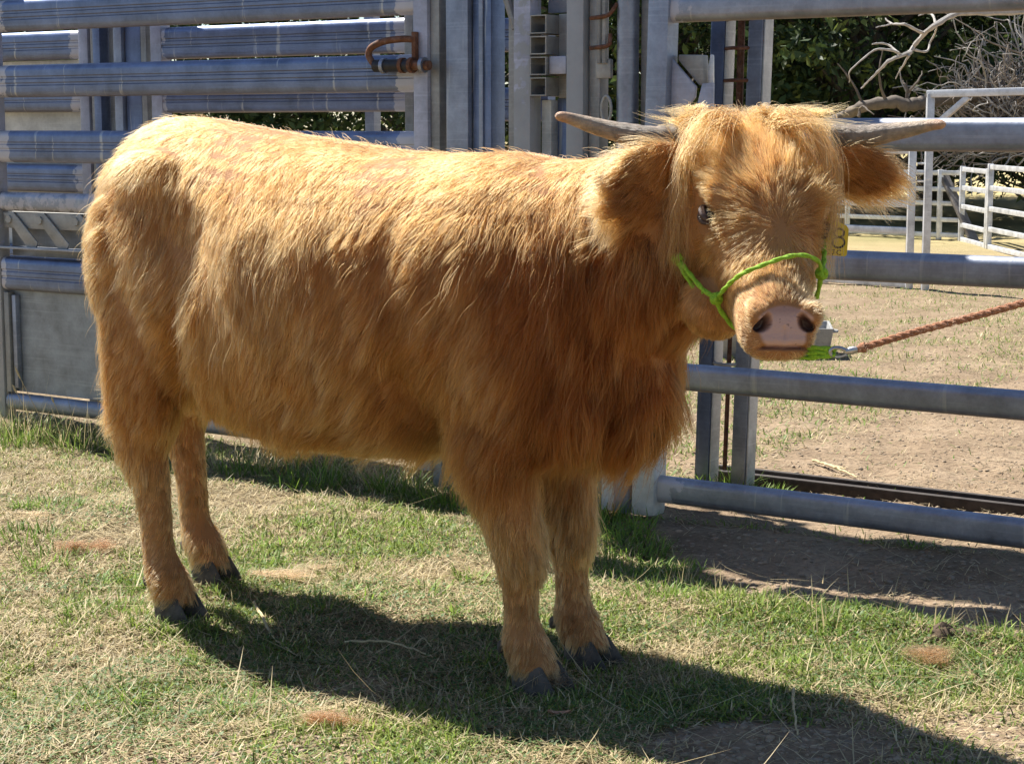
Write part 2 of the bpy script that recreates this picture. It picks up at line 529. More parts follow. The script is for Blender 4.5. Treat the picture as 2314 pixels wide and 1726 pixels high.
fbox('bracket', -.81, -.795, -.045, -.027, 1.30, 1.385, lb, m_rust, .003)

# ---------------------------------------------------------------- race panels behind the left gate
rp = empty('race_fence', fp(-2.8, .3, 0), 'short railed panel with pale sheet seen through the grooved gate at far left', 'fence')
for z0, z1 in ((1.35, 1.455), (1.158, 1.26), (.86, .965), (.55, .66), (.2, .31)):
    rail('rail', -3.5, -2.575, .3, z0, z1, .044, rp, M_RAIL, True, ends(-3.5, -2.59, .05))
fbox('stile', -2.578, -2.530, .275, .325, .02, 1.75, rp, M_PAINT, .005, 0, stp)
fbox('sheet', -3.5, -2.56, .335, .339, .15, 1.35, rp, M_PALE, 0)
cc = empty('channel_column', fp(-2.38, .3, 0), 'upright steel channel column between the two race panels at left', 'column')
for s0, s1, t0, t1, mt in ((-2.520, -2.502, .28, .34, M_DULL), (-2.498, -2.462, .27, .33, M_RAIL), (-2.455, -2.395, .31, .36, M_DULL), (-2.392, -2.352, .27, .33, M_GALV), (-2.347, -2.27, .285, .34, M_RAIL), (-2.27, -2.243, .285, .37, M_DULL)):
    fbox('flange', s0, s1, t0, t1, 0, 1.8, cc, mt, .003)
rq = empty('race_gate', fp(-1.6, .3, 0), 'grooved railed gate of the race, seen between the rails above the calf\'s back', 'gate')
for z0, z1 in ((1.340, 1.452), (1.152, 1.255), (.86, .965), (.55, .66), (.2, .31)):
    rail('rail', -2.165, -1.06, .3, z0, z1, .044, rq, M_RAIL, True, ends(-2.165, -1.08, .05))
fbox('stile', -2.213, -2.160, .275, .325, .05, 1.75, rq, M_PAINT, .005, 0, stp)
fbox('stile', -1.080, -1.045, .275, .325, .05, 1.75, rq, M_DULL, .005)
rs = empty('race_fence', fp(-.85, .32, 0), 'railed panel glimpsed in the slit beside the big steel column', 'fence')
for z0, z1 in ((1.335, 1.44), (1.12, 1.225), (.85, .95), (.5, .6)):
    rail('rail', -1.04, -.55, .33, z0, z1, .044, rs, M_RAIL, True)

# ---------------------------------------------------------------- crush: columns and head bail
ck = empty('cattle_crush', fp(-.4, .03, 0), 'tall steel cattle crush frame with stacked open tube ends, above the calf\'s withers', 'crush')
fbox('gate_post', -.763, -.730, -.012, .05, 0, 1.85, ck, M_DULL, .004)
fbox('column', -.701, -.620, -.02, .07, 0, 1.85, ck, M_GALV, .006)
fbox('column', -.617, -.550, .0, .075, 0, 1.85, ck, M_RAIL, .006)
fbox('column_rib', -.590, -.575, -.008, .0, 0, 1.85, ck, M_GALV, .003)
fbox('guide', -.496, -.462, .01, .06, 0, 1.85, ck, M_DULL, .004)
fbox('guide', -.462, -.453, .0, .03, 0, 1.85, ck, M_WHITE, .002)  # white strip painting in the guide's sunlit edge
fbox('upright', -.451, -.393, -.03, .03, 0, 1.85, ck, M_PAINT, .004, 0, lambda s, z: 1 - smooth01(z, 1.12, 1.145) * .75)
for z0, z1 in ((1.3675, 1.4205), (1.3085, 1.3605), (1.250, 1.302), (1.191, 1.2435)):
    w_ = .0035
    a0, a1 = -.391, -.335
    V = []
    for t in (-.034, .12):
        V += [fp(a0, t, z0), fp(a1, t, z0), fp(a1, t, z1), fp(a0, t, z1), fp(a0 + w_, t, z0 + w_), fp(a1 - w_, t, z0 + w_), fp(a1 - w_, t, z1 - w_), fp(a0 + w_, t, z1 - w_)]
    F = []
    for i in range(4):
        j = (i + 1) % 4
        F += [(i, j, 4 + j, 4 + i), (8 + j, 8 + i, 12 + i, 12 + j), (j, i, 8 + i, 8 + j), (4 + i, 4 + j, 12 + j, 12 + i)]
    mk('tube_end', V, F, ck, M_DULL, False)
    fbox('tooth', a0 + .004, a1 - .004, .03, .036, z0 + .006, z0 + .03, ck, M_GALV, .002)
fbox('back_plate', -.334, -.262, .03, .038, 1.185, 1.425, ck, M_DULL, .003)
fbox('bail_upright', -.273, -.2155, -.026, .03, 0, 1.85, ck, M_PAINT, .005, 0, lambda s, z: np.where(z < 1.17, 1.0, np.where(z > 1.40, .95, .05)))
fbox('bail_cross', -.333, -.2745, -.024, .026, 1.2515, 1.3035, ck, M_PAINT, .005, 0, lambda s, z: 0 * s)
fbox('lower_post', -.386, -.352, .02, .07, 0, 1.18, ck, M_PALE, .004)
fbox('lower_panel', -.350, -.275, .05, .06, 0, 1.185, ck, M_RAIL, .003)
fbox('upper_panel', -.390, -.275, .06, .07, 1.43, 1.85, ck, M_GALV, .003)
fbox('side_plate', -.212, -.176, .0, .05, 0, 1.85, ck, M_DULL, .004)
for s in (-.166, -.148): frod('rod', [(s, -.02, 1.28), (s, -.02, 1.80)], .008, ck, M_DULL, 8)
for z, sa in ((1.418, -.108), (1.335, -.13)):
    frod('hook', [(-.195, -.02, z - .012), (-.15, -.034, z - .010), (-.125, -.034, z - .004), (sa, -.02, z + .025)], .006, ck, m_rust, 8, 12)
fbox('catch', -.180, -.130, -.018, -.002, 1.238, 1.292, ck, M_DULL, .004)
fbox('brace', -.135, -.118, .04, .06, 0, 1.85, ck, M_PALE, .003)
P = [fp(-.1355 + .0155 * math.cos(a), -.03, 1.152 + (.036 if abs(math.sin(a)) > -1 else 0) * math.sin(a)) for a in np.linspace(0, 2 * math.pi, 25)]
mk('chain_link', *sweep(P, .0045, 8, False), ck, M_DULL, True)
V, F = sweep([fp(-.114 - .0 + .030, 0, 0), fp(-.114 + .030, 0, 1.85)], .031, 20); mk('round_post', V, F, ck, M_GALV, True)
fbox('post_channel', -.054, -.016, .02, .075, 0, 1.85, ck, M_DULL, .004)
fbox('foot_post', -.150, -.062, -.02, .04, 0, .62, ck, M_PALE, .005)  # paled to mimic light thrown up by the sunlit ground
frod('stay', [(-.505, -.01, 1.52), (-.455, -.01, 1.385)], .012, ck, M_DULL, 8)

# ---------------------------------------------------------------- right gate
rg = empty('rail_gate', fp(.55, 0, 0), 'wide galvanised five rail gate on the right behind the calf\'s head', 'gate')
LEAN = .024
stR = lambda s, z: .25 + .3 * np.sin(z * 9) + .12 * np.sin(z * 27)
fbox('stile', -.040, .030, -.034, .034, .005, 1.80, rg, M_GALV, .016, LEAN, stR)
for z0, z1 in ((1.386, 1.460), (1.040, 1.125), (.700, .780), (.368, .445), (.040, .118)):
    rail('rail', .028 + LEAN * z0, 2.25, 0, z0, z1, .046, rg, M_GALV, False, lambda s, z: (1 - smooth01(s, .05, .22)) * .6)
fbox('lit_foot_shell', -.043, .034, -.037, .037, .0, .26, rg, M_PALE, .014, LEAN)  # pale shell: light off the sunny ground painted on the stile's foot
fbox('stile', 2.24, 2.31, -.034, .034, .01, 1.80, rg, M_GALV, .016)
# latch gear between gate and slide posts
lt = empty('slam_latch', fp(.10, .06, 1.2), 'silver latch plates beside the gate stile above the calf\'s crown', 'latch')
def plate(pts, t0, t1, parent, mat, name='plate', bevel=.003):
    k = len(pts)
    V = [fp(s, t0, z) for s, z in pts] + [fp(s, t1, z) for s, z in pts]
    F = [tuple(range(k)), tuple(range(2 * k - 1, k - 1, -1))] + [((i + 1) % k, i, k + i, k + (i + 1) % k) for i in range(k)]
    return mk(name, V, F, parent, mat, False, bevel)
plate([(.058, 1.290), (.135, 1.212), (.132, 1.182), (.088, 1.132), (.058, 1.13)], -.006, .006, lt, M_PAINT)
plate([(.070, 1.300), (.143, 1.298), (.150, 1.218), (.135, 1.216), (.07, 1.285)], .012, .05, lt, M_DULL, 'housing')
plate([(.151, 1.22), (.185, 1.222), (.185, 1.10), (.120, 1.10)], .0, .012, lt, M_PAINT, 'tongue')
plate([(.152, 1.262), (.160, 1.300), (.168, 1.298), (.170, 1.20), (.155, 1.2)], .03, .04, lt, M_WHITE, 'striker')

SL = .026
for i, (s0, s1, mt, lab) in enumerate(((-.112, -.064, M_RAIL, 'dark square slide post behind the gate, left of the close pair'), (.014, .062, M_GALV, 'blue grey square slide post behind the gate, right of the close pair'))):
    po = empty('slide_post', fp(s0, .5, 0), lab, 'post', 'pair of slide posts behind the gate')
    fbox('tube', s0, s1, .475, .525, 0, 1.95, po, mt, .005, SL)
    fbox('lit_side_strip', s1 + .001, s1 + .006, .48, .535, 0, 1.95, po, M_PALE, .002, SL)  # pale strip colours the post's side as if sunlit
sc_ = empty('slide_catch', fp(-.02, .5, .4), 'thin hanging rod and wire loops between the two close slide posts', 'catch')
frod('rod', [(-.018, .5, 0.05), (-.002, .5, .62)], .007, sc_, m_rust, 8)
frod('rod', [(.012, .5, 1.15), (.016, .5, 1.5)], .011, sc_, m_rust, 8)
for z, w_ in ((.385, 0), (.36, 0), (1.42, .0), (1.335, .0), (1.24, .0)):
    k = SL * z
    frod('loop', [(-.06 + k, .48, z), (-.03 + k, .455, z), (.0 + k, .455, z), (.018 + k, .48, z)], .0055, sc_, M_DULL if z < 1 else m_rust, 8, 12)
# ground channel the slide gate ran in
gc = empty('ground_channel', fp(.9, .6, 0), 'dark steel channel lying along the ground behind the gate', 'channel')
m_gch = simple_mat('dark_channel', (.055, .045, .04), .8, .3, .4, 30)
fbox('web', -.15, 2.4, .60, .68, -.01, .006, gc, m_gch, .002)
fbox('flange', -.15, 2.4, .575, .60, -.01, .030, gc, m_gch, .003)
fbox('flange', -.15, 2.4, .68, .70, -.01, .026, gc, m_gch, .003)

# added canopy, unseen above the frame, invented to shade the strip before the gate
cn = empty('added_shade_canopy', fp(-1.2, .1, 0), 'unseen corrugated canopy added above the left gate to shade the ground', 'canopy')
def corrugated(s0, s1, t0, t1, z):
    m = int((s1 - s0) / .019); V, F = [], []
    for i in range(m + 1):
        s = s0 + (s1 - s0) * i / m; zz_ = z + .008 * math.sin(i * math.pi / 2)
        V += [fp(s, t0, zz_), fp(s, t1, zz_), fp(s, t0, zz_ - .001), fp(s, t1, zz_ - .001)]
    for i in range(m):
        a, c = 4 * i, 4 * i + 4
        F += [(a, c, c + 1, a + 1), (a + 2, a + 3, c + 3, c + 2), (a, a + 2, c + 2, c), (a + 1, c + 1, c + 3, a + 3)]
    mk('sheet', V, F, cn, M_SHEET, True)
CZC = 2.6
corrugated(-1.80, -.36, .0, .54, CZC)
corrugated(-1.76, -1.28, -.33, -.045, CZC + .01); corrugated(-1.20, -.55, -.35, -.05, CZC + .012)
for s in (-1.45, -.6):
    fbox('purlin', s - .02, s + .02, -.34, .58, CZC - .06, CZC - .012, cn, M_GALV, .003)
    fbox('post', s - .02, s + .02, .56, .60, 0, CZC - .012, cn, M_GALV, .003)
# ================================================================ things in the pen and beyond
def tube_box(name, a, b, w, h, parent, mat, bevel=.006):
    """square tube from point a to point b, w across, h high"""
    a, b = np.array(a, float), np.array(b, float)
    T = (b - a) / np.linalg.norm(b - a)
    ref = CZ if abs(T[2]) < .9 else np.array([1.0, 0, 0])
    e1 = np.cross(T, ref); e1 /= np.linalg.norm(e1); e2 = np.cross(e1, T)
    V = []
    for p in (a, b):
        V += [p - e1 * w / 2 - e2 * h / 2, p + e1 * w / 2 - e2 * h / 2, p + e1 * w / 2 + e2 * h / 2, p - e1 * w / 2 + e2 * h / 2]
    return mk(name, V, BOXF, parent, mat, False, bevel)
def panel(name, a, b, zs, label, group=None, w=.045, posts=(0, 1), top=None, zt=None):
    a, b = np.array(a, float), np.array(b, float)
    root = empty(name, tuple((a + b) / 2), label, 'panel', group)
    for z in zs: tube_box('rail', a + CZ * z, b + CZ * z, .03, w, root, M_WHITE)
    for k in posts:
        p = a + (b - a) * k
        tube_box('post', p, p + CZ * ((zt or max(zs)) + .03), .05, .05, root, M_WHITE)
    return root
panel('stock_panel', (1.75, 13.75, 0), (2.735, 12.72, 0), (.03, .215, .40, .58, .775, .945), 'pale tube stock panel in the pen just under the calf\'s right ear', 'stock panels in the far pen', posts=(.02, .5, 1))
panel('stock_panel', (4.40, 18.15, 0), (4.375, 17.06, 0), (.02, .16, .34, .52, .70), 'short pale stock panel, second from right in the far pen', 'stock panels in the far pen')
panel('stock_panel', (4.375, 17.0, 0), (4.40, 14.6, 0), (.02, .18, .365, .555, .745), 'pale stock panel running out of the frame at right in the far pen', 'stock panels in the far pen')
pd = panel('stock_panel', (3.35, 19.2, 0), (4.395, 18.25, 0), (.05, .2, .36, .5, .66), 'shaded stock panel under the trees behind the leaning plank', 'stock panels in the far pen', posts=(.1, .85))
bw = empty('bow_gate', (2.82, 12.6, 0), 'tall pale gate frame with corner brace right of the calf\'s horn', 'gate frame')
tube_box('post', (2.82, 12.6, 0), (2.82, 12.6, 1.33), .05, .05, bw, M_WHITE)
tube_box('top_bar', (2.80, 12.61, 1.325), (3.9, 11.75, 1.345), .04, .05, bw, M_WHITE)
tube_box('brace', (2.845, 12.58, 1.11), (3.035, 12.43, 1.305), .035, .04, bw, M_WHITE)
tube_box('post', (3.9, 11.75, 0), (3.9, 11.75, 1.36), .05, .05, bw, M_WHITE)
for z in (.80, .86, .74): tube_box('hinge_pin', (2.765, 12.68, z), (2.80, 12.62, z), .015, .014, bw, M_WHITE, .002)
m_wood = simple_mat('old_timber', (.16, .145, .135), .85, 0, .4, 12, .8, 60)
lp_ = empty('leaning_plank', (4.4, 18.2, 0), 'dark plank leaning against the shaded panel in the far pen', 'plank')
tube_box('board', (4.26, 18.45, .68), (4.50, 17.95, -.02), .10, .035, lp_, m_wood, .004)
# feed trough
tr = empty('feed_trough', (1.27, 9.0, 0), 'low grey feed trough on the ground behind the calf\'s chin', 'trough')
def trough():
    c, sn = math.cos(-.12), math.sin(-.12)
    def P(x, y, z): return (1.27 + x * c - y * sn, 9.0 + x * sn + y * c, z)
    L_, W_, H_, t = .27, .17, .15, .012
    o_ = [P(-L_, -W_, 0), P(L_, -W_, 0), P(L_, W_, 0), P(-L_, W_, 0), P(-L_ - .02, -W_ - .02, H_), P(L_ + .02, -W_ - .02, H_), P(L_ + .02, W_ + .02, H_), P(-L_ - .02, W_ + .02, H_)]
    i_ = [P(-L_ - .02 + t, -W_ - .02 + t, H_), P(L_ + .02 - t, -W_ - .02 + t, H_), P(L_ + .02 - t, W_ + .02 - t, H_), P(-L_ - .02 + t, W_ + .02 - t, H_), P(-L_ + t, -W_ + t, .02), P(L_ - t, -W_ + t, .02), P(L_ - t, W_ - t, .02), P(-L_ + t, W_ - t, .02)]
    V = o_ + i_
    F = [(3, 2, 1, 0)] + [(i, (i + 1) % 4, 4 + (i + 1) % 4, 4 + i) for i in range(4)] + [(4 + i, 4 + (i + 1) % 4, 8 + (i + 1) % 4, 8 + i) for i in range(4)] + [(8 + i, 8 + (i + 1) % 4, 12 + (i + 1) % 4, 12 + i) for i in range(4)] + [(12, 13, 14, 15)]
    mk('tub', V, F, tr, M_DULL, False, .004)
    for sg in (-1, 1):
        mk('handle', *sweep(spline([P(sg * (L_ + .02), -.05, H_ - .03), P(sg * (L_ + .045), -.03, H_ - .03), P(sg * (L_ + .045), .03, H_ - .03), P(sg * (L_ + .02), .05, H_ - .03)], 12), .006, 6), tr, M_DULL, True)
trough()

# ---------------------------------------------------------------- dead wood
m_dead = simple_mat('weathered_wood', (.40, .37, .34), .85, 0, .3, 14, .7, 50)
m_dark = simple_mat('dark_bark', (.13, .105, .085), .9, 0, .4, 10, .9, 40)
db = empty('dead_branch', (4.0, 15.1, 2.0), 'bare pale forked branch reaching in from the right above the calf\'s horn', 'branch')
def wood(pts, r0, r1, parent, mat, name='limb', n=40, jit=.012, sides=7):
    P = spline(pts, n)
    k = np.linspace(0, 1, n)[:, None]
    w_ = rng.normal(0, 1, (n, 3)); w_ = (w_ + np.roll(w_, 1, 0) + np.roll(w_, 2, 0)) / 2
    P = P + w_ * jit * (.3 + .7 * k)
    return mk(name, *sweep(P, np.linspace(r0, r1, n) * (1 + .12 * np.sin(np.arange(n) * 1.7)), sides), parent, mat, True)
wood([(4.665, 15.6, 2.084), (4.161, 15.3, 2.039), (3.804, 15.1, 2.016), (3.536, 15.0, 1.995), (3.368, 14.9, 1.916), (3.287, 15.0, 1.839), (3.227, 15.1, 1.738), (3.186, 15.05, 1.684)], .028, .016, db, m_dead, n=44, jit=.006)
wood([(3.20, 15.06, 1.70), (2.997, 14.9, 1.626), (2.914, 15.0, 1.525), (2.814, 15.1, 1.417)], .018, .006, db, m_dead, n=26, jit=.005)
wood([(3.286, 15.0, 1.845), (3.105, 14.8, 1.901), (3.021, 14.9, 1.916), (2.971, 15.0, 1.958)], .014, .006, db, m_dead, n=22, jit=.005)
wood([(3.021, 14.9, 1.916), (2.958, 14.9, 1.901), (2.866, 14.8, 1.88)], .008, .004, db, m_dead, n=14, jit=.004)
wood([(3.379, 15.0, 1.925), (3.379, 15.1, 1.99), (3.347, 15.2, 2.017), (3.283, 15.2, 1.996)], .012, .005, db, m_dead, n=16, jit=.003)
wood([(3.112, 15.0, 1.672), (3.048, 14.9, 1.699), (2.922, 14.8, 1.715), (2.829, 14.8, 1.685), (2.681, 14.8, 1.556), (2.686, 14.9, 1.455)], .013, .004, db, m_dead, n=30, jit=.004)
wood([(3.064, 14.9, 1.689), (3.014, 15.0, 1.755), (2.939, 15.0, 1.771), (2.881, 15.0, 1.76)], .010, .006, db, m_dead, n=16, jit=.003)
wood([(3.175, 15.0, 1.677), (3.146, 15.1, 1.591), (3.115, 15.2, 1.499)], .011, .004, db, m_dead, n=14, jit=.004)
wood([(3.239, 15.1, 1.72), (3.356, 15.2, 1.711), (3.409, 15.3, 1.779), (3.422, 15.2, 1.859), (3.391, 15.0, 1.901)], .010, .007, db, m_dead, n=20, jit=.003)
fb = empty('fallen_limb', (4.2, 19.2, 1.2), 'thick dark fallen limb lying low in front of the trees', 'log')
wood([(3.0, 19.6, .95), (3.419, 19.3, 1.214), (3.584, 19.1, 1.307), (3.834, 19.0, 1.352), (4.037, 19.0, 1.332), (4.256, 19.2, 1.355), (4.925, 19.6, 1.45), (5.735, 20.0, 1.40), (6.6, 20.6, .4)], .05, .085, fb, m_dark, n=50, jit=.012, sides=9)
for g in ([(4.022, 19.0, 1.359), (3.99, 19.0, 1.532), (3.955, 19.1, 1.628)], [(4.02, 19.0, 1.452), (4.124, 19.0, 1.572), (4.183, 19.1, 1.668)], [(3.44, 18.6, 1.21), (3.49, 18.6, 1.315), (3.546, 18.4, 1.235)], [(3.6, 19.1, 1.3), (3.5, 19.1, 1.5), (3.35, 19.2, 1.75)], [(3.8, 19.0, 1.35), (3.7, 18.9, 1.6), (3.72, 18.9, 1.9)]):
    wood(g, .018, .006, fb, m_dark, 'twig', 12, .012, 6)
bh = empty('brush_heap', (5.2, 19.6, 0), 'tangled heap of dead grey twigs at upper right behind the pale gate frame', 'brush heap')
def twigs(count, cols, name, seed, rr):
    r_ = np.random.default_rng(seed); V, F, o = [], [], 0
    for i in range(count):
        q = r_.random() ** .6
        a = r_.uniform(-.4, 2.2)
        base = np.array([5.55 + r_.normal(0, .30), 19.6 + r_.normal(0, .25), .9 + abs(r_.normal(0, .25))])
        ln = r_.uniform(.35, 1.25)
        d = np.array([-math.cos(a) * .9, r_.normal(0, .35), math.sin(a)]) ; d /= np.linalg.norm(d)
        pts = [base + d * ln * k + r_.normal(0, .035 + .05 * k, 3) for k in np.linspace(r_.uniform(0, .35), 1, 7)]
        P = spline(pts, 12)
        v, f = sweep(P, np.linspace(rr, rr * .4, 12) * r_.uniform(.6, 1.5), 5)
        V.append(v); F += [tuple(k + o for k in ff) for ff in f]; o += len(v)
    ob = mk(name, np.concatenate(V), F, bh, cols, True)
    ob['kind'] = 'stuff'
twigs(300, m_dead, 'twigs', 5, .0095)
twigs(220, simple_mat('brown_twig', (.22, .18, .15), .9, 0, .3, 10), 'twigs', 8, .010)

# ---------------------------------------------------------------- trees behind the yard
m_leaf, n, b = mat_new('conifer_foliage')
at = nnode(n, 'ShaderNodeAttribute', attribute_name='tint')
n.links.new(at.outputs['Color'], b.inputs['Base Color']); b.inputs['Roughness'].default_value = .6
tl = nnode(n, 'ShaderNodeBsdfTranslucent'); n.links.new(at.outputs['Color'], tl.inputs['Color'])
mx = nnode(n, 'ShaderNodeMixShader'); mx.inputs[0].default_value = .25
n.links.new(b.outputs[0], mx.inputs[1]); n.links.new(tl.outputs[0], mx.inputs[2]); n.links.new(mx.outputs[0], n.nodes['Material Output'].inputs[0])
def set_tint(me, C):
    a = me.color_attributes.new('tint', 'FLOAT_COLOR', 'POINT')
    a.data.foreach_set('color', np.hstack([np.clip(C, 0, 1), np.ones((len(C), 1))]).astype(np.float32).ravel())
def quads_from(P, T, B, ln, wd):
    """pointed leaf quads"""
    V = np.stack([P - B * (wd * .25)[:, None], P + T * (ln * .45)[:, None] - B * (wd * .5)[:, None], P + T * ln[:, None], P + T * (ln * .45)[:, None] + B * (wd * .5)[:, None]], 1)
    return V
def make_crown(seed, wid, z0, z1, clumps, per, leaf):
    r_ = np.random.default_rng(seed)
    C = []
    while len(C) < clumps:
        p = r_.uniform(-1, 1, 3)
        h = (p[2] + 1) / 2
        rad = math.hypot(p[0], p[1])
        if rad < (1.0 if h < .35 else 1.0 - .75 * (h - .35) / .65) and (rad > .30 or r_.random() < .35):
            C.append((p[0] * wid, p[1] * wid * .8, z0 + h * (z1 - z0)))
    C = np.array(C)
    sz = r_.uniform(.55, 1.3, clumps)
    idx = np.repeat(np.arange(clumps), per)
    m = len(idx)
    out_dir = C[idx] - np.array([0, 0, (z0 + z1) / 2]); out_dir[:, 2] *= .3
    out_dir /= np.linalg.norm(out_dir, axis=1)[:, None] + 1e-6
    off = r_.normal(0, 1, (m, 3)) * np.array([.30, .30, .13]) * sz[idx][:, None]
    P = C[idx] + off
    T = out_dir * .8 + r_.normal(0, .55, (m, 3)) + np.array([0, 0, .15]); T /= np.linalg.norm(T, axis=1)[:, None]
    Bv = np.cross(T, r_.normal(0, 1, (m, 3))); Bv /= np.linalg.norm(Bv, axis=1)[:, None]
    ln = leaf * r_.uniform(.6, 1.4, m); wd = ln * r_.uniform(.28, .5, m)
    V = quads_from(P, T, Bv, ln, wd).reshape(-1, 3)
    me = fastmesh('crown', V, np.arange(m * 4).reshape(-1, 4))
    base = np.array([.045, .085, .026]) * (1 - r_.random((clumps, 1)) * .5) + np.array([.11, .115, .02]) * r_.random((clumps, 1)) ** 2
    col = base[idx] * r_.uniform(.7, 1.35, (m, 1))
    set_tint(me, np.repeat(col, 4, 0))
    me.materials.append(m_leaf)
    return me, C
crown_a, CA_ = make_crown(11, 2.7, .85, 7.0, 330, 78, .12)
crown_b, CB_ = make_crown(12, 2.4, .75, 6.2, 300, 78, .12)
def make_trunk(seed, h, C):
    r_ = np.random.default_rng(seed)
    parts = []
    P = spline([(0, 0, -.1), (r_.normal(0, .05), 0, h * .3), (r_.normal(0, .15), r_.normal(0, .1), h * .65), (r_.normal(0, .2), r_.normal(0, .2), h)], 16)
    parts.append(sweep(P, np.linspace(.26, .05, 16), 9))
    for c in C[::4]:
        z = max(.5, c[2] - .5 * math.hypot(c[0], c[1]))
        i = int(np.clip(z / h * 15, 0, 14))
        s_ = P[i]
        mid = (s_ + c) / 2 + r_.normal(0, .12, 3)
        parts.append(sweep(spline([s_, mid, c], 8), np.linspace(.045, .012, 8), 5))
    V, F = join_vf(*parts)
    me = pymesh('trunk', V, F); me.materials.append(m_dark)
    me.polygons.foreach_set('use_smooth', np.ones(len(me.polygons), dtype=bool))
    return me
trunk_a, trunk_b = make_trunk(1, 6.4, CA_), make_trunk(2, 5.6, CB_)
TREES = [(-8.5, 25.0, 'a', .3, 1.1, 'dark conifer furthest left, seen in slits between the left gate rails'),
         (-4.6, 24.0, 'b', 1.9, 1.1, 'dark conifer seen through gaps above the calf\'s rump'),
         (-1.2, 24.6, 'a', 2.7, 1.1, 'dark conifer seen under the race rail above the calf\'s back'),
         (2.0, 23.6, 'b', .7, 1.15, 'dark conifer seen between the gate stile and the slide posts'),
         (4.4, 23.0, 'a', 4.4, 1.1, 'dark green conifer just right of the slide posts, above the calf\'s crown'),
         (7.2, 23.4, 'b', 3.1, 1.15, 'dark conifer at upper right behind the brush heap'),
         (6.35, 21.0, 'b', 5.2, .7, 'shaded tree with dark trunk at the right edge behind the stock panels'),
         (10.4, 25.0, 'a', 1.2, 1.1, 'dark conifer beyond the upper right corner'),
         (3.2, 28.6, 'a', 5.5, 1.2, 'conifer standing behind the front row, in the middle of the gap'),
         (6.6, 29.0, 'b', .2, 1.2, 'conifer standing behind the front row, toward the right')]
for x, y, kind, rz, sc, lab in TREES:
    t_ = empty('conifer_tree', (x, y, 0), lab, 'tree', 'conifers behind the yard')
    t_.rotation_euler = (0, 0, rz); t_.scale = (sc, sc, sc)
    a = bpy.data.objects.new('crown', crown_a if kind == 'a' else crown_b); COL.objects.link(a); a.parent = t_
    c = bpy.data.objects.new('trunk', trunk_a if kind == 'a' else trunk_b); COL.objects.link(c); c.parent = t_
# ================================================================ the calf: hide
HP = np.array([0.437, 3.40, 1.085])                                # crown of the head
HF = np.array([0.045, -0.77, -0.63]); HF /= np.linalg.norm(HF)    # down the face
HX = np.array([1.0, 0.05, -0.02]); HX -= HF * HX.dot(HF); HX /= np.linalg.norm(HX)
HN = np.cross(HF, HX)                                              # out of the face
def hw(x, s, n): return HP + x * HX + s * HF + n * HN
def to_head(P):
    d = P - HP
    return d @ HX, d @ HF, d @ HN
def to_cow(P):
    d = P - CO
    return d @ CA, d @ CB, d[:, 2]

def loft(secs, n=36, expo=2.2):
    """secs: list of (center, e1, e2) with e1,e2 the half axes"""
    a = np.arange(n) * 2 * np.pi / n
    ca, sa = np.cos(a), np.sin(a)
    ca = np.sign(ca) * np.abs(ca) ** (2 / expo); sa = np.sign(sa) * np.abs(sa) ** (2 / expo)
    C = np.array([s[0] for s in secs]); E1 = np.array([s[1] for s in secs]); E2 = np.array([s[2] for s in secs])
    m = (len(secs) - 1) * 5 + 1
    C, E1, E2 = spline(C, m), spline(E1, m), spline(E2, m)
    V = np.concatenate([C[i] + ca[:, None] * E1[i] + sa[:, None] * E2[i] for i in range(m)])
    F = []
    for i in range(m - 1):
        for j in range(n):
            k = (j + 1) % n
            F.append((i * n + j, i * n + k, (i + 1) * n + k, (i + 1) * n + j))
    F.append(tuple(range(n - 1, -1, -1))); F.append(tuple((m - 1) * n + j for j in range(n)))
    return V, F

NOS_X = (-.034, .034)
PC = hw(.006, .430, -.052)                                         # middle of the nose pad
PN = HF * .64 + HN * .77; PN /= np.linalg.norm(PN)                 # out of the pad
PU = HN * .64 - HF * .77; PU /= np.linalg.norm(PU)                 # up the pad
prims = []
# trunk: u, z top, z bottom, half width
TR = [(-1.222, .97, .800, .055), (-1.205, 1.035, .700, .12), (-1.155, 1.088, .600, .175), (-1.08, 1.120, .510, .212), (-.98, 1.120, .480, .243),
      (-.85, 1.104, .455, .262), (-.65, 1.077, .420, .292), (-.45, 1.056, .420, .290), (-.28, 1.048, .455, .268), (-.12, 1.050, .50, .245),
      (.02, 1.025, .52, .215), (.12, .985, .535, .165), (.19, .92, .57, .11), (.225, .84, .64, .06)]
prims.append(loft([(cw(u, 0, (zt + zb) / 2), CB * h, CZ * (zt - zb) / 2) for u, zt, zb, h in TR], 40, 2.25))
# hip bone and shoulder swellings
def ball(c, r1, r2, r3, e=(CA, CB, CZ), n=16):
    sec = []
    for t in np.linspace(-0.98, 0.98, 9):
        k = math.sqrt(1 - t * t)
        sec.append((c + e[0] * r1 * t, e[1] * r2 * k, e[2] * r3 * k))
    return loft(sec, n, 2.0)
for sgn in (1, -1):
    prims.append(ball(cw(-.97, .155 * sgn, 1.00), .12, .07, .06))
    prims.append(ball(cw(-1.08, .11 * sgn, .80), .125, .12, .22))
    prims.append(ball(cw(-.07, .155 * sgn, .74), .17, .085, .22))
    prims.append(ball(cw(.04, .09 * sgn, .62), .13, .085, .13))
# neck
prims.append(loft([(cw(-.12, 0, .80), CB * .20, CZ * .235), (cw(.04, .0, .815), CB * .175, CZ * .225), (cw(.17, .005, .85), CB * .14, CZ * .20),
                   (cw(.28, .015, .895), CB * .115, CZ * .165), (cw(.365, .03, .94), CB * .10, CZ * .125)], 32, 2.1))
prims.append(ball(cw(.12, 0, .61), .12, .09, .12))
prims.append(ball(np.array([.366, 3.315, .785]), .06, .07, .062, (np.array([1.0, 0, 0]), np.array([0, 1.0, 0]), CZ)))   # throat               # brisket
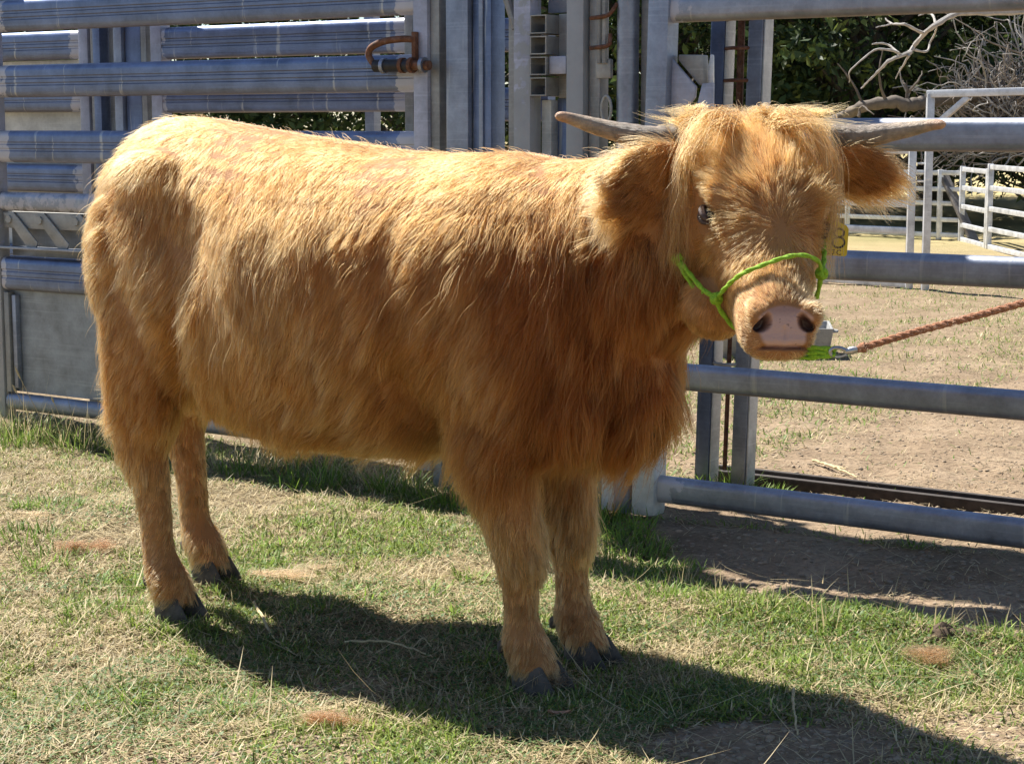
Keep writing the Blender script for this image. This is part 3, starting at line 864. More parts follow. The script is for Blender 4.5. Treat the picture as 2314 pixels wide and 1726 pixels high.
# legs: z, u, w, ru, rw
def leg(rows, du=0, dw=0, sgn=1, w0=0):
    prims.append(loft([(cw(u + du, (w + dw) * sgn, z), CA * ru, CB * rw) for z, u, w, ru, rw in rows], 24, 2.1))
FL = [(.76, -.08, .13, .12, .07), (.62, -.085, .14, .115, .072), (.52, -.085, .135, .098, .066), (.42, -.078, .122, .076, .060), (.33, -.056, .112, .058, .051),
      (.265, -.042, .106, .048, .047), (.20, -.040, .105, .034, .036), (.14, -.036, .105, .033, .035), (.10, -.028, .105, .045, .045), (.065, -.012, .105, .046, .047), (.04, .0, .105, .048, .047)]
leg(FL); leg(FL, -.02, 0.0, -1)
HL = [(.90, -1.0, .11, .14, .10), (.74, -1.015, .135, .14, .10), (.62, -1.025, .148, .125, .088), (.52, -1.04, .148, .108, .072), (.44, -1.055, .143, .084, .055), (.375, -1.068, .14, .064, .046),
      (.30, -1.047, .138, .043, .038), (.22, -1.034, .138, .037, .034), (.15, -1.026, .138, .037, .035), (.10, -1.002, .138, .048, .046), (.065, -.985, .138, .048, .046), (.04, -.975, .138, .049, .046)]
leg(HL); leg(HL, -.19, .025, -1)
# head: s, half width, n top, n bottom
HS = [(-.055, .055, -.03, -.13), (-.03, .088, .005, -.165), (.02, .108, .028, -.19), (.09, .118, .040, -.205), (.155, .118, .034, -.205), (.22, .098, .012, -.205),
      (.285, .080, -.010, -.195), (.335, .067, -.020, -.172), (.375, .066, -.023, -.152), (.402, .067, -.033, -.142), (.428, .063, -.050, -.132), (.448, .052, -.070, -.122), (.458, .036, -.086, -.110)]
prims.append(loft([(hw(0, s, (nt_ + nb) / 2), HX * h, HN * (nt_ - nb) / 2) for s, h, nt_, nb in HS], 32, 2.3))
prims.append(ball(hw(.004, .385, -.122), .055, .044, .03, (HF, HX, HN)))  # chin
for sgn in (1, -1):
    prims.append(ball(hw(.082 * sgn, .150, -.010), .040, .024, .026, (HF, HX, HN)))   # brow
    prims.append(ball(hw(.006 + .041 * sgn, .405, -.055), .03, .026, .026, (HF, HX, HN)))   # nostril wing
    pass
# ears: leaf shaped, drooping outwards
def ear(pts, wid, thick, nrm):
    P = spline(pts, 9); sec = []
    for i, p in enumerate(P):
        T = P[min(i + 1, 8)] - P[max(i - 1, 0)]; T /= np.linalg.norm(T)
        nn = nrm - T * nrm.dot(T); nn /= np.linalg.norm(nn)
        ww = np.cross(T, nn)
        k = np.interp(i / 8, [0, .2, .5, .8, 1], wid)
        sec.append((p, ww * k, nn * thick * (0.4 + 0.6 * (1 - i / 8))))
    prims.append(loft(sec, 16, 2.0))
EAR_L = np.array([(.330, 3.41, 1.030), (.275, 3.365, 1.018), (.225, 3.35, .985), (.192, 3.355, .935)])
EAR_R = np.array([(.555, 3.43, 1.015), (.608, 3.41, 1.025), (.655, 3.40, 1.018), (.698, 3.40, 1.000)])
ear(EAR_L, [.032, .054, .070, .056, .018], .016, np.array([.1, -.9, -.1]))
ear(EAR_R, [.030, .050, .060, .050, .016], .016, np.array([-.1, -.75, -.5]))
# tail
TAIL = spline([cw(-1.19, 0, 1.04), cw(-1.235, 0, .98), cw(-1.26, 0, .85), cw(-1.275, 0, .65), cw(-1.27, .0, .48)], 14)
prims.append(sweep(TAIL, np.linspace(.034, .017, 14), 10))

V, F = join_vf(*prims)
tmp_me = pymesh('tmp', V, F)
tmp = link_mesh('tmp', tmp_me)
md = tmp.modifiers.new('r', 'REMESH'); md.mode = 'VOXEL'; md.voxel_size = 0.0062; md.use_smooth_shade = True
md = tmp.modifiers.new('s', 'SMOOTH'); md.factor = 0.5; md.iterations = 7
dg = bpy.context.evaluated_depsgraph_get()
body_me = bpy.data.meshes.new_from_object(tmp.evaluated_get(dg))
bpy.data.objects.remove(tmp); bpy.data.meshes.remove(tmp_me)
# finer mesh round the muzzle for nostrils and mouth
bm = bmesh.new(); bm.from_mesh(body_me)
pcv, pnv = Vector(PC), Vector(PN)
def muz_faces(rad): return [f for f in bm.faces if (f.calc_center_median() - pcv).length < rad and (f.calc_center_median() - pcv).dot(pnv) > -.05]
for rad in (.085,):
    es = {e for f in muz_faces(rad) for e in f.edges}
    bmesh.ops.subdivide_edges(bm, edges=list(es), cuts=2, use_grid_fill=True)
bm.to_mesh(body_me); bm.free(); body_me.update()
nv = len(body_me.vertices)
BV = np.zeros(nv * 3); body_me.vertices.foreach_get('co', BV); BV = BV.reshape(-1, 3)
BN = np.zeros(nv * 3); body_me.vertices.foreach_get('normal', BN); BN = BN.reshape(-1, 3)

# sculpt: nostrils, mouth, eye sockets, folds of the flank
def dent(center, rad, depth, direction, aniso=None):
    d = BV - center
    if aniso is not None:
        ax, k = aniso
        d = d + np.outer(d @ ax, ax) * (1 / k - 1)
    r = np.linalg.norm(d, axis=1) / rad
    BV[:] += np.outer(np.exp(-(r ** 2) * 1.6) * depth, direction)
bvh = BVHTree.FromPolygons([tuple(v) for v in BV], [tuple(p.vertices) for p in body_me.polygons])
def hit(o, d):
    r = bvh.ray_cast(Vector(o), Vector(d).normalized())
    return np.array(r[0]) if r[0] is not None else np.array(o)
NOSTRIL = [hit(PC + HX * NOS_X[i] + PU * .002 + PN * .2, -PN) for i in (0, 1)]
EYE = [hw(-.104, .181, -.034), hw(.114, .176, -.072)]
nos = np.zeros(nv)
for p, sx in zip(NOSTRIL, (-1, 1)):
    ax1 = PU * .75 - HX * .66 * sx; ax2 = HX * .75 + PU * .66 * sx      # comma: leaning outwards at the top
    d_ = BV - (p - PU * .002)
    q1, q2 = d_ @ ax1, d_ @ ax2 - 12 * (d_ @ ax1) ** 2 * sx
    q3 = d_ @ PN
    rr_ = np.sqrt((q1 / .0160) ** 2 + (q2 / .0088) ** 2 + (q3 / .03) ** 2)
    nos = np.maximum(nos, np.exp(-(rr_ * .92) ** 8))
    wing = np.exp(-(((d_ @ HX) * sx - .021) / .009) ** 2 - (q1 / .02) ** 2 - (q3 / .03) ** 2)
    BV[:] += np.outer(np.exp(-(rr_ * .95) ** 6) * .026, -PN * .93 + HX * .30 * sx) + np.outer(wing * .006, PN * .7 + HX * sx * .7)
for p, sx in zip(EYE, (-1, 1)):
    dent(p, .022, .012, -HX * sx * .9 - HN * .3)
def to_pad(P):
    d = P - PC
    return d @ HX, d @ PU, d @ PN
px_, pu_, pn_ = to_pad(BV)
mline = pu_ + .041 - .10 * np.abs(px_) + 2.0 * px_ ** 2
near_front = smooth01(pn_, -.075, -.05) * (1 - smooth01(np.abs(px_), .034, .052))
mouth = np.exp(-(mline / .0030) ** 2) * near_front
BV -= BN * (mouth * .011)[:, None]
BV += BN * (np.exp(-((mline - .012) / .008) ** 2) * near_front * .003)[:, None]
BV -= BN * (np.exp(-(px_ / .0035) ** 2) * smooth01(pu_, -.04, -.02) * (1 - smooth01(pu_, -.012, 0)) * near_front * .003)[:, None]
uu, ww, zz = to_cow(BV)
fold = 0.0035 * np.sin((uu * 1.0 + zz * .35) * 34 + 2 * noise3(BV, 5, 1)) * smooth01(uu, -.95, -.75) * (1 - smooth01(uu, -.1, .05)) * smooth01(zz, .55, .7) * (1 - smooth01(zz, .9, 1.0))
fl = -0.036 * np.exp(-(((uu + .84 + .3 * (zz - .88)) / .10) ** 2 + ((zz - .88) / .10) ** 2)) * (ww > 0)      # hollow of the flank
fl2 = (-0.050 * np.exp(-(((uu + .86 - .25 * (zz - .6)) / .045) ** 2 + ((zz - .60) / .16) ** 2)) - .062 * np.exp(-(((uu + .235) / .05) ** 2 + ((zz - .53) / .13) ** 2)) - .016 * np.exp(-(((uu - .05 + .25 * (zz - .7)) / .04) ** 2 + ((zz - .72) / .18) ** 2))) * (ww > 0)
BV += BN * (fold * (ww > 0) + fl + fl2)[:, None]
body_me.vertices.foreach_set('co', BV.ravel()); body_me.update()
body_me.vertices.foreach_get('normal', (bn := np.zeros(nv * 3))); BN = bn.reshape(-1, 3)

calf = empty('highland_calf', tuple(CO), 'shaggy golden highland calf with horns, standing side on with its face to us', 'calf')
x_, s_, n_ = to_head(BV)
# bare skin of nose and lips
px_, pu_, pn_ = to_pad(BV)
mline = pu_ + .041 - .10 * np.abs(px_) + 2.0 * px_ ** 2
edge = np.interp(pu_, [-.05, -.040, -.030, -.018, -.006, .012, .03], [.016, .027, .035, .039, .045, .048, .040]) + .002 * noise3(BV, 60, 4)
pad = (1 - smooth01(np.abs(px_) - edge, -.004, .004)) * smooth01(mline, .000, .004) * (1 - smooth01(pu_ + 9.0 * px_ ** 2, .026, .034)) * smooth01(pn_, -.06, -.05)
lip = np.exp(-((mline + .0003) / .0026) ** 2) * smooth01(pn_, -.06, -.05) * (1 - smooth01(np.abs(px_), .032, .046))
eyeskin = np.zeros(nv)
for p in EYE: eyeskin = np.maximum(eyeskin, np.exp(-(np.linalg.norm(BV - p, axis=1) / .0135) ** 4))
bare = np.clip(np.maximum.reduce([pad, lip * .9, nos, eyeskin]), 0, 1)
csk = np.tile(np.array([.34, .145, .045]), (nv, 1))
def mixin(c, k): csk[:] = csk * (1 - k[:, None]) + np.array(c) * k[:, None]
mixin((.54, .32, .245), pad); mixin((.10, .045, .035), np.clip(lip, 0, 1)); mixin((.055, .022, .018), nos); mixin((.30, .17, .12), eyeskin)
spk = (noise3(BV, 700, 2) > 1.1) & (noise3(BV, 90, 3) > .1)
mixin((.33, .17, .12), pad * smooth01(pu_, .008, .026) * .7)
mixin((.14, .07, .05), (pad * spk * .8))
ca_ = body_me.color_attributes.new('skin', 'FLOAT_COLOR', 'POINT')
ca_.data.foreach_set('color', np.hstack([csk, np.ones((nv, 1))]).astype(np.float32).ravel())
ra_ = body_me.attributes.new('wet', 'FLOAT', 'POINT')
ra_.data.foreach_set('value', pad.astype(np.float32))
m_skin, n, b = mat_new('calf_hide')
at = nnode(n, 'ShaderNodeAttribute', attribute_name='skin')
n.links.new(at.outputs['Color'], b.inputs['Base Color'])
aw = nnode(n, 'ShaderNodeAttribute', attribute_name='wet')
mr = nnode(n, 'ShaderNodeMapRange'); mr.inputs['To Min'].default_value = .8; mr.inputs['To Max'].default_value = .34
n.links.new(aw.outputs['Fac'], mr.inputs['Value']); n.links.new(mr.outputs[0], b.inputs['Roughness'])
tcx = nnode(n, 'ShaderNodeTexCoord')
vo = nnode(n, 'ShaderNodeTexVoronoi'); vo.inputs['Scale'].default_value = 260; n.links.new(tcx.outputs['Object'], vo.inputs['Vector'])
bp = nnode(n, 'ShaderNodeBump'); bp.inputs['Strength'].default_value = .35; bp.inputs['Distance'].default_value = .002
n.links.new(vo.outputs['Distance'], bp.inputs['Height']); n.links.new(bp.outputs[0], b.inputs['Normal'])
body_me.materials.clear(); body_me.materials.append(m_skin)
BVloc = BV - CO
body_me.vertices.foreach_set('co', BVloc.ravel()); body_me.update()
body_me.polygons.foreach_set('use_smooth', np.ones(len(body_me.polygons), dtype=bool))
body = bpy.data.objects.new('body', body_me); COL.objects.link(body); body.parent = calf
# ---------------------------------------------------------------- horns, hooves, eyes
m_horn, n, b = mat_new('horn')
tcx = nnode(n, 'ShaderNodeTexCoord')
gx = nnode(n, 'ShaderNodeAttribute', attribute_name='along')
nz = noise_node(n, 60, 6, .7, tcx.outputs['Object'])
r1 = ramp(n, [(0.0, (.15, .115, .085)), (.35, (.28, .22, .165)), (.72, (.40, .31, .22)), (.93, (.46, .27, .16)), (1.0, (.50, .30, .18))], gx.outputs['Fac'])
r2 = ramp(n, [(.35, (.55, .55, .55)), (.65, (1.25, 1.2, 1.15))], nz.outputs[0])
n.links.new(mixc(n, r1.outputs[0], r2.outputs[0], 1.0, 'MULTIPLY'), b.inputs['Base Color'])
b.inputs['Roughness'].default_value = .42
mp = nnode(n, 'ShaderNodeMapping'); mp.inputs['Scale'].default_value = (6, 40, 40)
n.links.new(tcx.outputs['Object'], mp.inputs['Vector'])
nz2 = noise_node(n, 10, 5, .7, mp.outputs[0])
bp = nnode(n, 'ShaderNodeBump'); bp.inputs['Strength'].default_value = .7; bp.inputs['Distance'].default_value = .004
n.links.new(nz2.outputs[0], bp.inputs['Height']); n.links.new(bp.outputs[0], b.inputs['Normal'])

def horn(pts, rads):
    P = spline(pts, 40)
    rr = np.interp(np.linspace(0, 1, 40), np.linspace(0, 1, len(rads)), rads)
    k = np.linspace(0, 1, 40)
    rr = rr * (1 + .03 * np.sin(k * 70) * (1 - k) + .03 * np.sin(k * 23) * (1 - k))
    rr[-3:] = [rr[-3] * .95, rr[-3] * .75, rr[-3] * .35]
    V, F = sweep(P, rr, 18, squash=(1.0, .92))
    o = mk('horn', V, F, calf, m_horn, True)
    a = o.data.attributes.new('along', 'FLOAT', 'POINT')
    a.data.foreach_set('value', np.repeat(k, 18).astype(np.float32))
    return o
HORN_L = [(0.300, 3.415, 1.080), (0.249, 3.405, 1.082), (0.199, 3.41, 1.091), (0.148, 3.41, 1.104), (0.105, 3.40, 1.117), (0.079, 3.385, 1.122)]
HORN_R = [(0.585, 3.41, 1.083), (0.640, 3.395, 1.084), (0.681, 3.385, 1.091), (0.720, 3.37, 1.098), (0.752, 3.35, 1.105), (0.773, 3.33, 1.106)]
horn(HORN_L, [.026, .0245, .021, .0165, .0115, .0085])
horn(HORN_R, [.026, .0235, .020, .0155, .0115, .0085])

m_hoof = simple_mat('hoof', (.085, .070, .058), .85, 0, .55, 45, .8, 160)
m_hoofdust = m_hoof
def claw(u, w, yaw, side, k=1.0):
    ca, sa = math.cos(yaw), math.sin(yaw)
    A = CA * ca + CB * sa; B = -CA * sa + CB * ca
    base = cw(u, w, 0)
    secs = []
    for z, du, ru, rw in ((.066, -.012, .036, .018), (.056, -.006, .043, .0235), (.030, .006, .054, .0265), (.008, .016, .063, .0285), (.0, .016, .060, .0265)):
        secs.append((z, du * k, ru * k, rw * k))
    V, F = [], []
    N = 20
    for z, du, ru, rw in secs:
        for j in range(N):
            t = 2 * math.pi * j / N
            x = math.cos(t) * ru
            y = math.sin(t) * rw
            if x > 0: y *= 1 - .42 * (x / ru) ** 2          # towards the toe
            if y * side < 0: y *= .72                         # flat inner wall
            V.append(base + A * (x + du) + B * y + CZ * z)
    m = len(secs)
    for i in range(m - 1):
        for j in range(N):
            kx = (j + 1) % N
            F.append((i * N + j, (i + 1) * N + j, (i + 1) * N + kx, i * N + kx))
    F.append(tuple(range(N))); F.append(tuple((m - 1) * N + j for j in range(N - 1, -1, -1)))
    mk('hoof', V, F, calf, m_hoof, True)
def dewclaw(u, w, z):
    V, F = sweep([cw(u + .01, w, z + .012), cw(u - .006, w, z), cw(u - .012, w, z - .014)], [.011, .012, .005], 8)
    mk('dewclaw', V, F, calf, m_hoof, True)
for (u, w, dz) in ((.0, .105, 0), (-.02, -.105, 0), (-.975, .138, 0), (-1.165, -.163, 0)):
    claw(u, w + .024, .10, 1, .88); claw(u + .004, w - .024, -.14, -1, .88)
    dewclaw(u - .062, w + .022, .085); dewclaw(u - .062, w - .022, .085)

m_eye = simple_mat('eyeball', (.010, .006, .004), .10, 0, .1, 20, spec=.3)
m_lid = simple_mat('eyelid', (.07, .035, .025), .5, 0, .2, 80, .3, 300)
def uvball(c, r, e, n=18, m=12):
    V, F = [], []
    for i in range(m + 1):
        t = math.pi * i / m
        for j in range(n):
            p = 2 * math.pi * j / n
            V.append(c + e[0] * r[0] * math.sin(t) * math.cos(p) + e[1] * r[1] * math.sin(t) * math.sin(p) + e[2] * r[2] * math.cos(t))
    for i in range(m):
        for j in range(n):
            k = (j + 1) % n
            F.append((i * n + j, i * n + k, (i + 1) * n + k, (i + 1) * n + j))
    return V, F
for p, sx in zip(EYE, (-1, 1)):
    e = mk('eye', *uvball(p - HX * .0098 * sx + HN * .005, (.0155, .0165, .0118), (HX, HF, HN)), calf, m_eye, True)
    for up in (1, -1):
        # lids: arcs over and under the ball
        ce = p - HX * .0098 * sx + HN * .005
        pts = []
        for t in np.linspace(-1.25, 1.25, 11):
            pts.append(ce + HX * sx * .0165 * math.cos(t) * .96 + HF * .021 * math.sin(t) + HN * up * (.0062 if up > 0 else .0075) * math.cos(t))
        V, F = sweep(pts, .0070 * np.sin(np.linspace(.35, 2.79, 11)), 8)
        mk('eyelid', V, F, e, m_lid, True)
# ---------------------------------------------------------------- the coat: hair strands grown from the hide
m_fur, n, b = mat_new('calf_coat')
n.nodes.remove(b)
out = n.nodes['Material Output']
hb = nnode(n, 'ShaderNodeBsdfHairPrincipled')
try: hb.model = 'CHIANG'
except Exception: pass
hb.parametrization = 'COLOR'
at = nnode(n, 'ShaderNodeAttribute', attribute_name='tint')
hi = nnode(n, 'ShaderNodeHairInfo')
rt = ramp(n, [(0.0, (.50, .46, .42)), (.55, (.92, .90, .88)), (1.0, (1.12, 1.14, 1.16))], hi.outputs['Intercept'])      # sun-bleached tips; roots darkened to paint in shade between strands
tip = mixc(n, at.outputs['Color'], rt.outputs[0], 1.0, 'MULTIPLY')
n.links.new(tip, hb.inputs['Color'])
db_ = nnode(n, 'ShaderNodeBsdfDiffuse'); n.links.new(tip, db_.inputs['Color'])
hm = nnode(n, 'ShaderNodeMixShader'); hm.inputs[0].default_value = .16
hb.inputs['Roughness'].default_value = .58
hb.inputs['IOR'].default_value = 1.38
hb.inputs['Radial Roughness'].default_value = .62
if 'Random Roughness' in hb.inputs: hb.inputs['Random Roughness'].default_value = .2
n.links.new(hb.outputs[0], hm.inputs[1]); n.links.new(db_.outputs[0], hm.inputs[2]); n.links.new(hm.outputs[0], out.inputs[0])

nt_tri = body_me.loop_triangles
body_me.calc_loop_triangles()
TRI = np.zeros(len(body_me.loop_triangles) * 3, dtype=np.int32); body_me.loop_triangles.foreach_get('vertices', TRI); TRI = TRI.reshape(-1, 3)
P0, P1, P2 = BV[TRI[:, 0]], BV[TRI[:, 1]], BV[TRI[:, 2]]
AR = np.linalg.norm(np.cross(P1 - P0, P2 - P0), axis=1) / 2
CEN = (P0 + P1 + P2) / 3
FNRM = (BN[TRI[:, 0]] + BN[TRI[:, 1]] + BN[TRI[:, 2]]) / 3
tu, tw, tz = to_cow(CEN); tx, ts, tn = to_head(CEN)
head_m = (ts > -.09) & (ts < .48) & (np.abs(tx) < .30) & (tn > -.25) & (tn < .12) & (CEN[:, 1] < 3.50)
dens = np.where((FNRM @ (np.array([0, 0, 1.1]) - CEN).T.mean(1) < -1.0) & (tw < -.05), .45, 1.0)
dens = dens * np.where(head_m, 1.9, 1.0) * np.where(head_m & (ts > .28), 2.4, 1.0) * np.where(tz < .36, 1.9, 1.0) * np.where((FNRM[:, 2] > .45) & ~head_m & (tz > .8), 1.6, 1.0)
dens = dens * (1 - np.clip(bare[TRI].mean(1) * 1.6, 0, 1))
dens = dens * np.where(tz < .05, 0.25, 1.0)
pr = AR * dens; pr /= pr.sum()
NH = FUR_COUNT
idx = rng.choice(len(TRI), NH, p=pr)
r1 = np.sqrt(rng.random(NH)); r2 = rng.random(NH)
w0, w1, w2 = 1 - r1, r1 * (1 - r2), r1 * r2
def bary(A): return A[TRI[idx, 0]] * w0[:, None] + A[TRI[idx, 1]] * w1[:, None] + A[TRI[idx, 2]] * w2[:, None]
ROOT = bary(BV); NRM = bary(BN); NRM /= np.linalg.norm(NRM, axis=1)[:, None]
u, w, z = to_cow(ROOT); x, s, hn = to_head(ROOT)
head = (s > -.09) & (s < .48) & (np.abs(x) < .135) & (hn > -.25) & (hn < .12) & (ROOT[:, 1] < 3.50)
earm = (np.abs(x) >= .125) & (z > .80) & (u > .15) & (np.abs(ROOT[:, 1] - 3.385) < .115) & ((ROOT[:, 0] < .31) | (ROOT[:, 0] > .575)) & (s < .12)
head &= ~earm
nzc = NRM[:, 2]
# --- flow direction
wgt_side = np.sign(w) * smooth01(nzc, .2, .9)
FL_ = -0.42 * CA[None, :] - 1.0 * CZ[None, :] + (wgt_side * .28)[:, None] * CB[None, :]
rumpm = smooth01(-u, .95, 1.15)
FL_ += (rumpm * -.45)[:, None] * CA[None, :] + (rumpm * .25 * np.sign(w))[:, None] * CB[None, :]
neckm = smooth01(u, -.02, .15)
FL_ += (neckm * .35)[:, None] * CA[None, :]
legm = 1 - smooth01(z, .35, .5)
FL_ += (legm * .30)[:, None] * CA[None, :] - legm[:, None] * CZ[None, :]
L = np.full(NH, .070) + .026 * smooth01(u, -1.0, -.8) * (1 - smooth01(z, .85, .98))
L = np.where(nzc > .6, .040, L)
L += .014 * (1 - smooth01(z, .5, .68)) * smooth01(z, .36, .44)
L += .016 * smooth01(u, .0, .14) * (z > .40)
L += .004 * smooth01(u, .08, .2) * (1 - smooth01(z, .55, .7)) * (z > .42)
front = u > -.5
legl = np.where(front, np.interp(z, [0.03, .12, .22, .27, .36, .45], [.030, .024, .026, .048, .066, .070]), np.interp(z, [0.03, .12, .30, .38, .50], [.030, .024, .028, .048, .060]))
L = np.where(z < .46, np.minimum(L, legl), L)
bell = smooth01(-nzc, .25, .7) * (z > .36)
L += .012 * bell
lift = np.full(NH, .18)
lift = np.where(z < .3, .22, lift)
grav = np.full(NH, .25)
# --- head
WH = hw(.018, .245, .0)
dW = ROOT - WH
rW = np.linalg.norm(dW, axis=1)
face = dW / (rW[:, None] + 1e-6) * 1.0 - CZ[None, :] * .18
face[:, 2] += np.where(s < .05, .25, 0)
Lh = np.interp(rW, [0, .03, .08, .2, .3], [.034, .046, .060, .068, .060])
Lh = np.where(s > .24, np.interp(s, [.24, .30, .36, .44], [.032, .027, .019, .013]), Lh)
Lh = np.where(hn < -.10, np.interp(s, [0, .2, .3, .40], [.05, .038, .024, .014]), Lh)
face = np.where((hn < -.09)[:, None], -CZ[None, :] * 1.0 - HN[None, :] * .4 - HF[None, :] * .2, face)
dE = np.minimum(np.linalg.norm(ROOT - EYE[0], axis=1), np.linalg.norm(ROOT - EYE[1], axis=1))
Lh = np.where(dE < .075, np.minimum(Lh, np.maximum(.007, (dE - .011) * .9)), Lh)
poll = (s < .03) & (hn > -.11)
Lh = np.where(poll, .070 * (1 - np.abs(x) * 2.2), Lh)
FL_ = np.where(head[:, None], face, FL_)
L = np.where(head, Lh, L)
lift = np.where(head, np.where(s > .25, .25, np.interp(rW, [0, .05, .2], [.62, .45, .42])), lift)
lift = np.where(head & poll, .55, lift)
grav = np.where(head, np.where(s > .25, .08, .22), grav)
padx, padu, padn = to_pad(ROOT)
around = head & (s > .33) & (padn > -.075)
facem = np.stack([padx * 1.0, padu * 1.0], 1); facem /= np.linalg.norm(facem, axis=1)[:, None] + 1e-6
FL_ = np.where(around[:, None], facem[:, :1] * HX[None] + facem[:, 1:] * PU[None] * .6 - HF[None] * .35, FL_)
lift = np.where(around, .38, lift)
# --- ears
eside = np.where(x < 0, -1.0, 1.0)
eart = np.clip(np.where(x < 0, (.31 - ROOT[:, 0]) / .13, (ROOT[:, 0] - .575) / .12), 0, 1)
FLe = eside[:, None] * HX[None, :] * .8 - CZ[None, :] * .55
FL_ = np.where(earm[:, None], FLe, FL_)
efront = smooth01(-NRM[:, 1], .45, .8)
L = np.where(earm, .030 + .020 * eart + .030 * (1 - efront), L)
lift = np.where(earm, .42, lift)
grav = np.where(earm, .25, grav)
# --- unruly
ang = .30 * noise3(ROOT, 5, 4) + .18 * noise3(ROOT, 20, 5) + rng.normal(0, .13, NH)
ang = np.where(head, ang * .45, ang)
FT = FL_ - NRM * np.sum(FL_ * NRM, axis=1)[:, None]
FT /= np.linalg.norm(FT, axis=1)[:, None] + 1e-6
BT = np.cross(NRM, FT)
FT = FT * np.cos(ang)[:, None] + BT * np.sin(ang)[:, None]
L = L * (1 + .28 * noise3(ROOT, 12, 6) * .6) * rng.uniform(.62, 1.18, NH)
stray = rng.random(NH) < .02
L = np.where(stray & ~head, L * 1.35, L)
lift = lift * np.clip(1 + .35 * noise3(ROOT, 9, 7) + rng.normal(0, .25, NH), .25, 2.2) + np.where(stray, .35, 0)
K = 7
tt = np.linspace(0, 1, K)
P = np.zeros((NH, K, 3))
cosl, sinl = np.cos(lift), np.sin(lift)
DIR = FT * cosl[:, None] + NRM * sinl[:, None]
curlA = rng.uniform(.3, .9, NH) * np.where(head & (s > .24), .15, 1.0) * np.where(z < .25, .35, 1.0)
ph = 4.0 * noise3(ROOT, 30, 8) + rng.normal(0, .6, NH)
fq = rng.uniform(.7, 1.5, NH)
BTN = np.cross(DIR, NRM)
cur = ROOT - NRM * .002
P[:, 0] = cur
D = DIR.copy()
for k in range(1, K):
    t = tt[k]
    D = D - (CZ * (grav * .55)[:, None]) * (1 / (K - 1)) * 2 * t - NRM * (sinl * .55 / (K - 1))[:, None] * (t < .9)
    D /= np.linalg.norm(D, axis=1)[:, None]
    wob = BTN * (curlA * .42 * np.cos(fq * 6.28 * t + ph))[:, None] + NRM * (curlA * .22 * np.sin(fq * 6.28 * t + ph))[:, None]
    st = D + wob
    st /= np.linalg.norm(st, axis=1)[:, None]
    cur = cur + st * (L / (K - 1))[:, None]
    P[:, k] = cur
# --- clumping
ng = NH // 24
gi = rng.choice(NH, ng, replace=False)
kd = KDTree(ng)
for i, g in enumerate(gi): kd.insert(ROOT[g], i)
kd.balance()
near = np.array([kd.find(r)[1] for r in ROOT])
GP = P[gi[near]]
cl = np.clip(rng.normal(.66, .2, NH), .0, .92)
cl = np.where(head & (s > .25), cl * .5, cl)
cl = np.where((nzc > .5) & ~head, cl * .55, cl)
same = np.sum(NRM * NRM[gi[near]], axis=1) > .55
for k in range(1, K):
    f = (cl * same * tt[k] ** 1.3 * .8)[:, None]
    P[:, k] = P[:, k] * (1 - f) + (GP[:, k] + (ROOT - ROOT[gi[near]]) * .22) * f
# --- colour
golden = np.array([.37, .126, .028]); pale = np.array([.57, .255, .072]); red = np.array([.225, .058, .010]); dark = np.array([.20, .082, .026])
k1 = np.clip(.42 + .28 * noise3(ROOT, 5, 9) + .28 * noise3(ROOT, 45, 1) + rng.normal(0, .26, NH), 0, 1)
COLR = golden * (1 - k1[:, None]) + pale * k1[:, None]
chest = smooth01(u + .25 * (z - .7), -.08, .10) * (1 - smooth01(z, .84, 1.0)) * smooth01(z, .36, .50) * np.where(head, 0, 1)
under = (1 - smooth01(z, .44, .70)) * smooth01(z, .37, .43) * (u > -.95)
kr = np.clip(chest * .86 + under * .5 + .15 * noise3(ROOT, 8, 2), 0, .92)  # reddish coat, also deepened to put shade on chest and belly
COLR = COLR * (1 - kr[:, None]) + red * kr[:, None]
hk = np.where(head, np.clip(.42 * np.exp(-(rW / .10) ** 2) + .12 * noise3(ROOT, 18, 3), 0, .6), 0)
COLR = COLR * (1 - hk[:, None]) + dark * hk[:, None]
hk = np.where(head & (hn > -.09), .22 * smooth01(s, -.08, .0) * (1 - smooth01(s, .02, .13)), 0) + earm * .25
COLR = COLR * (1 - hk[:, None]) + np.array([.42, .155, .036]) * hk[:, None]
ep = np.where(earm, (1 - efront) * .55, 0)  # paler rim hair paints the sunlit fringe of the ears
COLR = COLR * (1 - ep[:, None]) + np.array([.62, .30, .095]) * ep[:, None]
ek = np.where(earm, np.clip(efront * (.30 + .3 * noise3(ROOT, 30, 5)), 0, .7), 0)  # front-facing ear hair darkened to paint in its shade
COLR = COLR * (1 - ek[:, None]) + np.array([.24, .095, .03]) * ek[:, None]
mz = np.where(head & (s > .30), .55 * smooth01(s, .30, .38), 0)
COLR = COLR * (1 - mz[:, None]) + np.array([.66, .37, .145]) * mz[:, None]
low = np.clip(1 - z / .07, 0, 1) * .5
COLR = COLR * (1 - low[:, None]) + np.array([.13, .085, .05]) * low[:, None]
lg_ = (1 - smooth01(z, .30, .50)) * .68
COLR = COLR * (1 - lg_[:, None]) + np.array([.60, .30, .100]) * lg_[:, None]
COLR *= (np.where(z < .40, rng.uniform(.45, 1.5, ng)[near], rng.uniform(.60, 1.38, ng)[near]) * rng.uniform(.75, 1.22, NH) * (1 + .16 * noise3(ROOT, 120, 2)))[:, None]
RAD = np.where(head, .00037, .00043) * rng.uniform(.75, 1.25, NH)
RAD = np.where(z < .40, RAD * 1.35, RAD)
RAD = np.where(head & (s > .3), .00036, RAD)

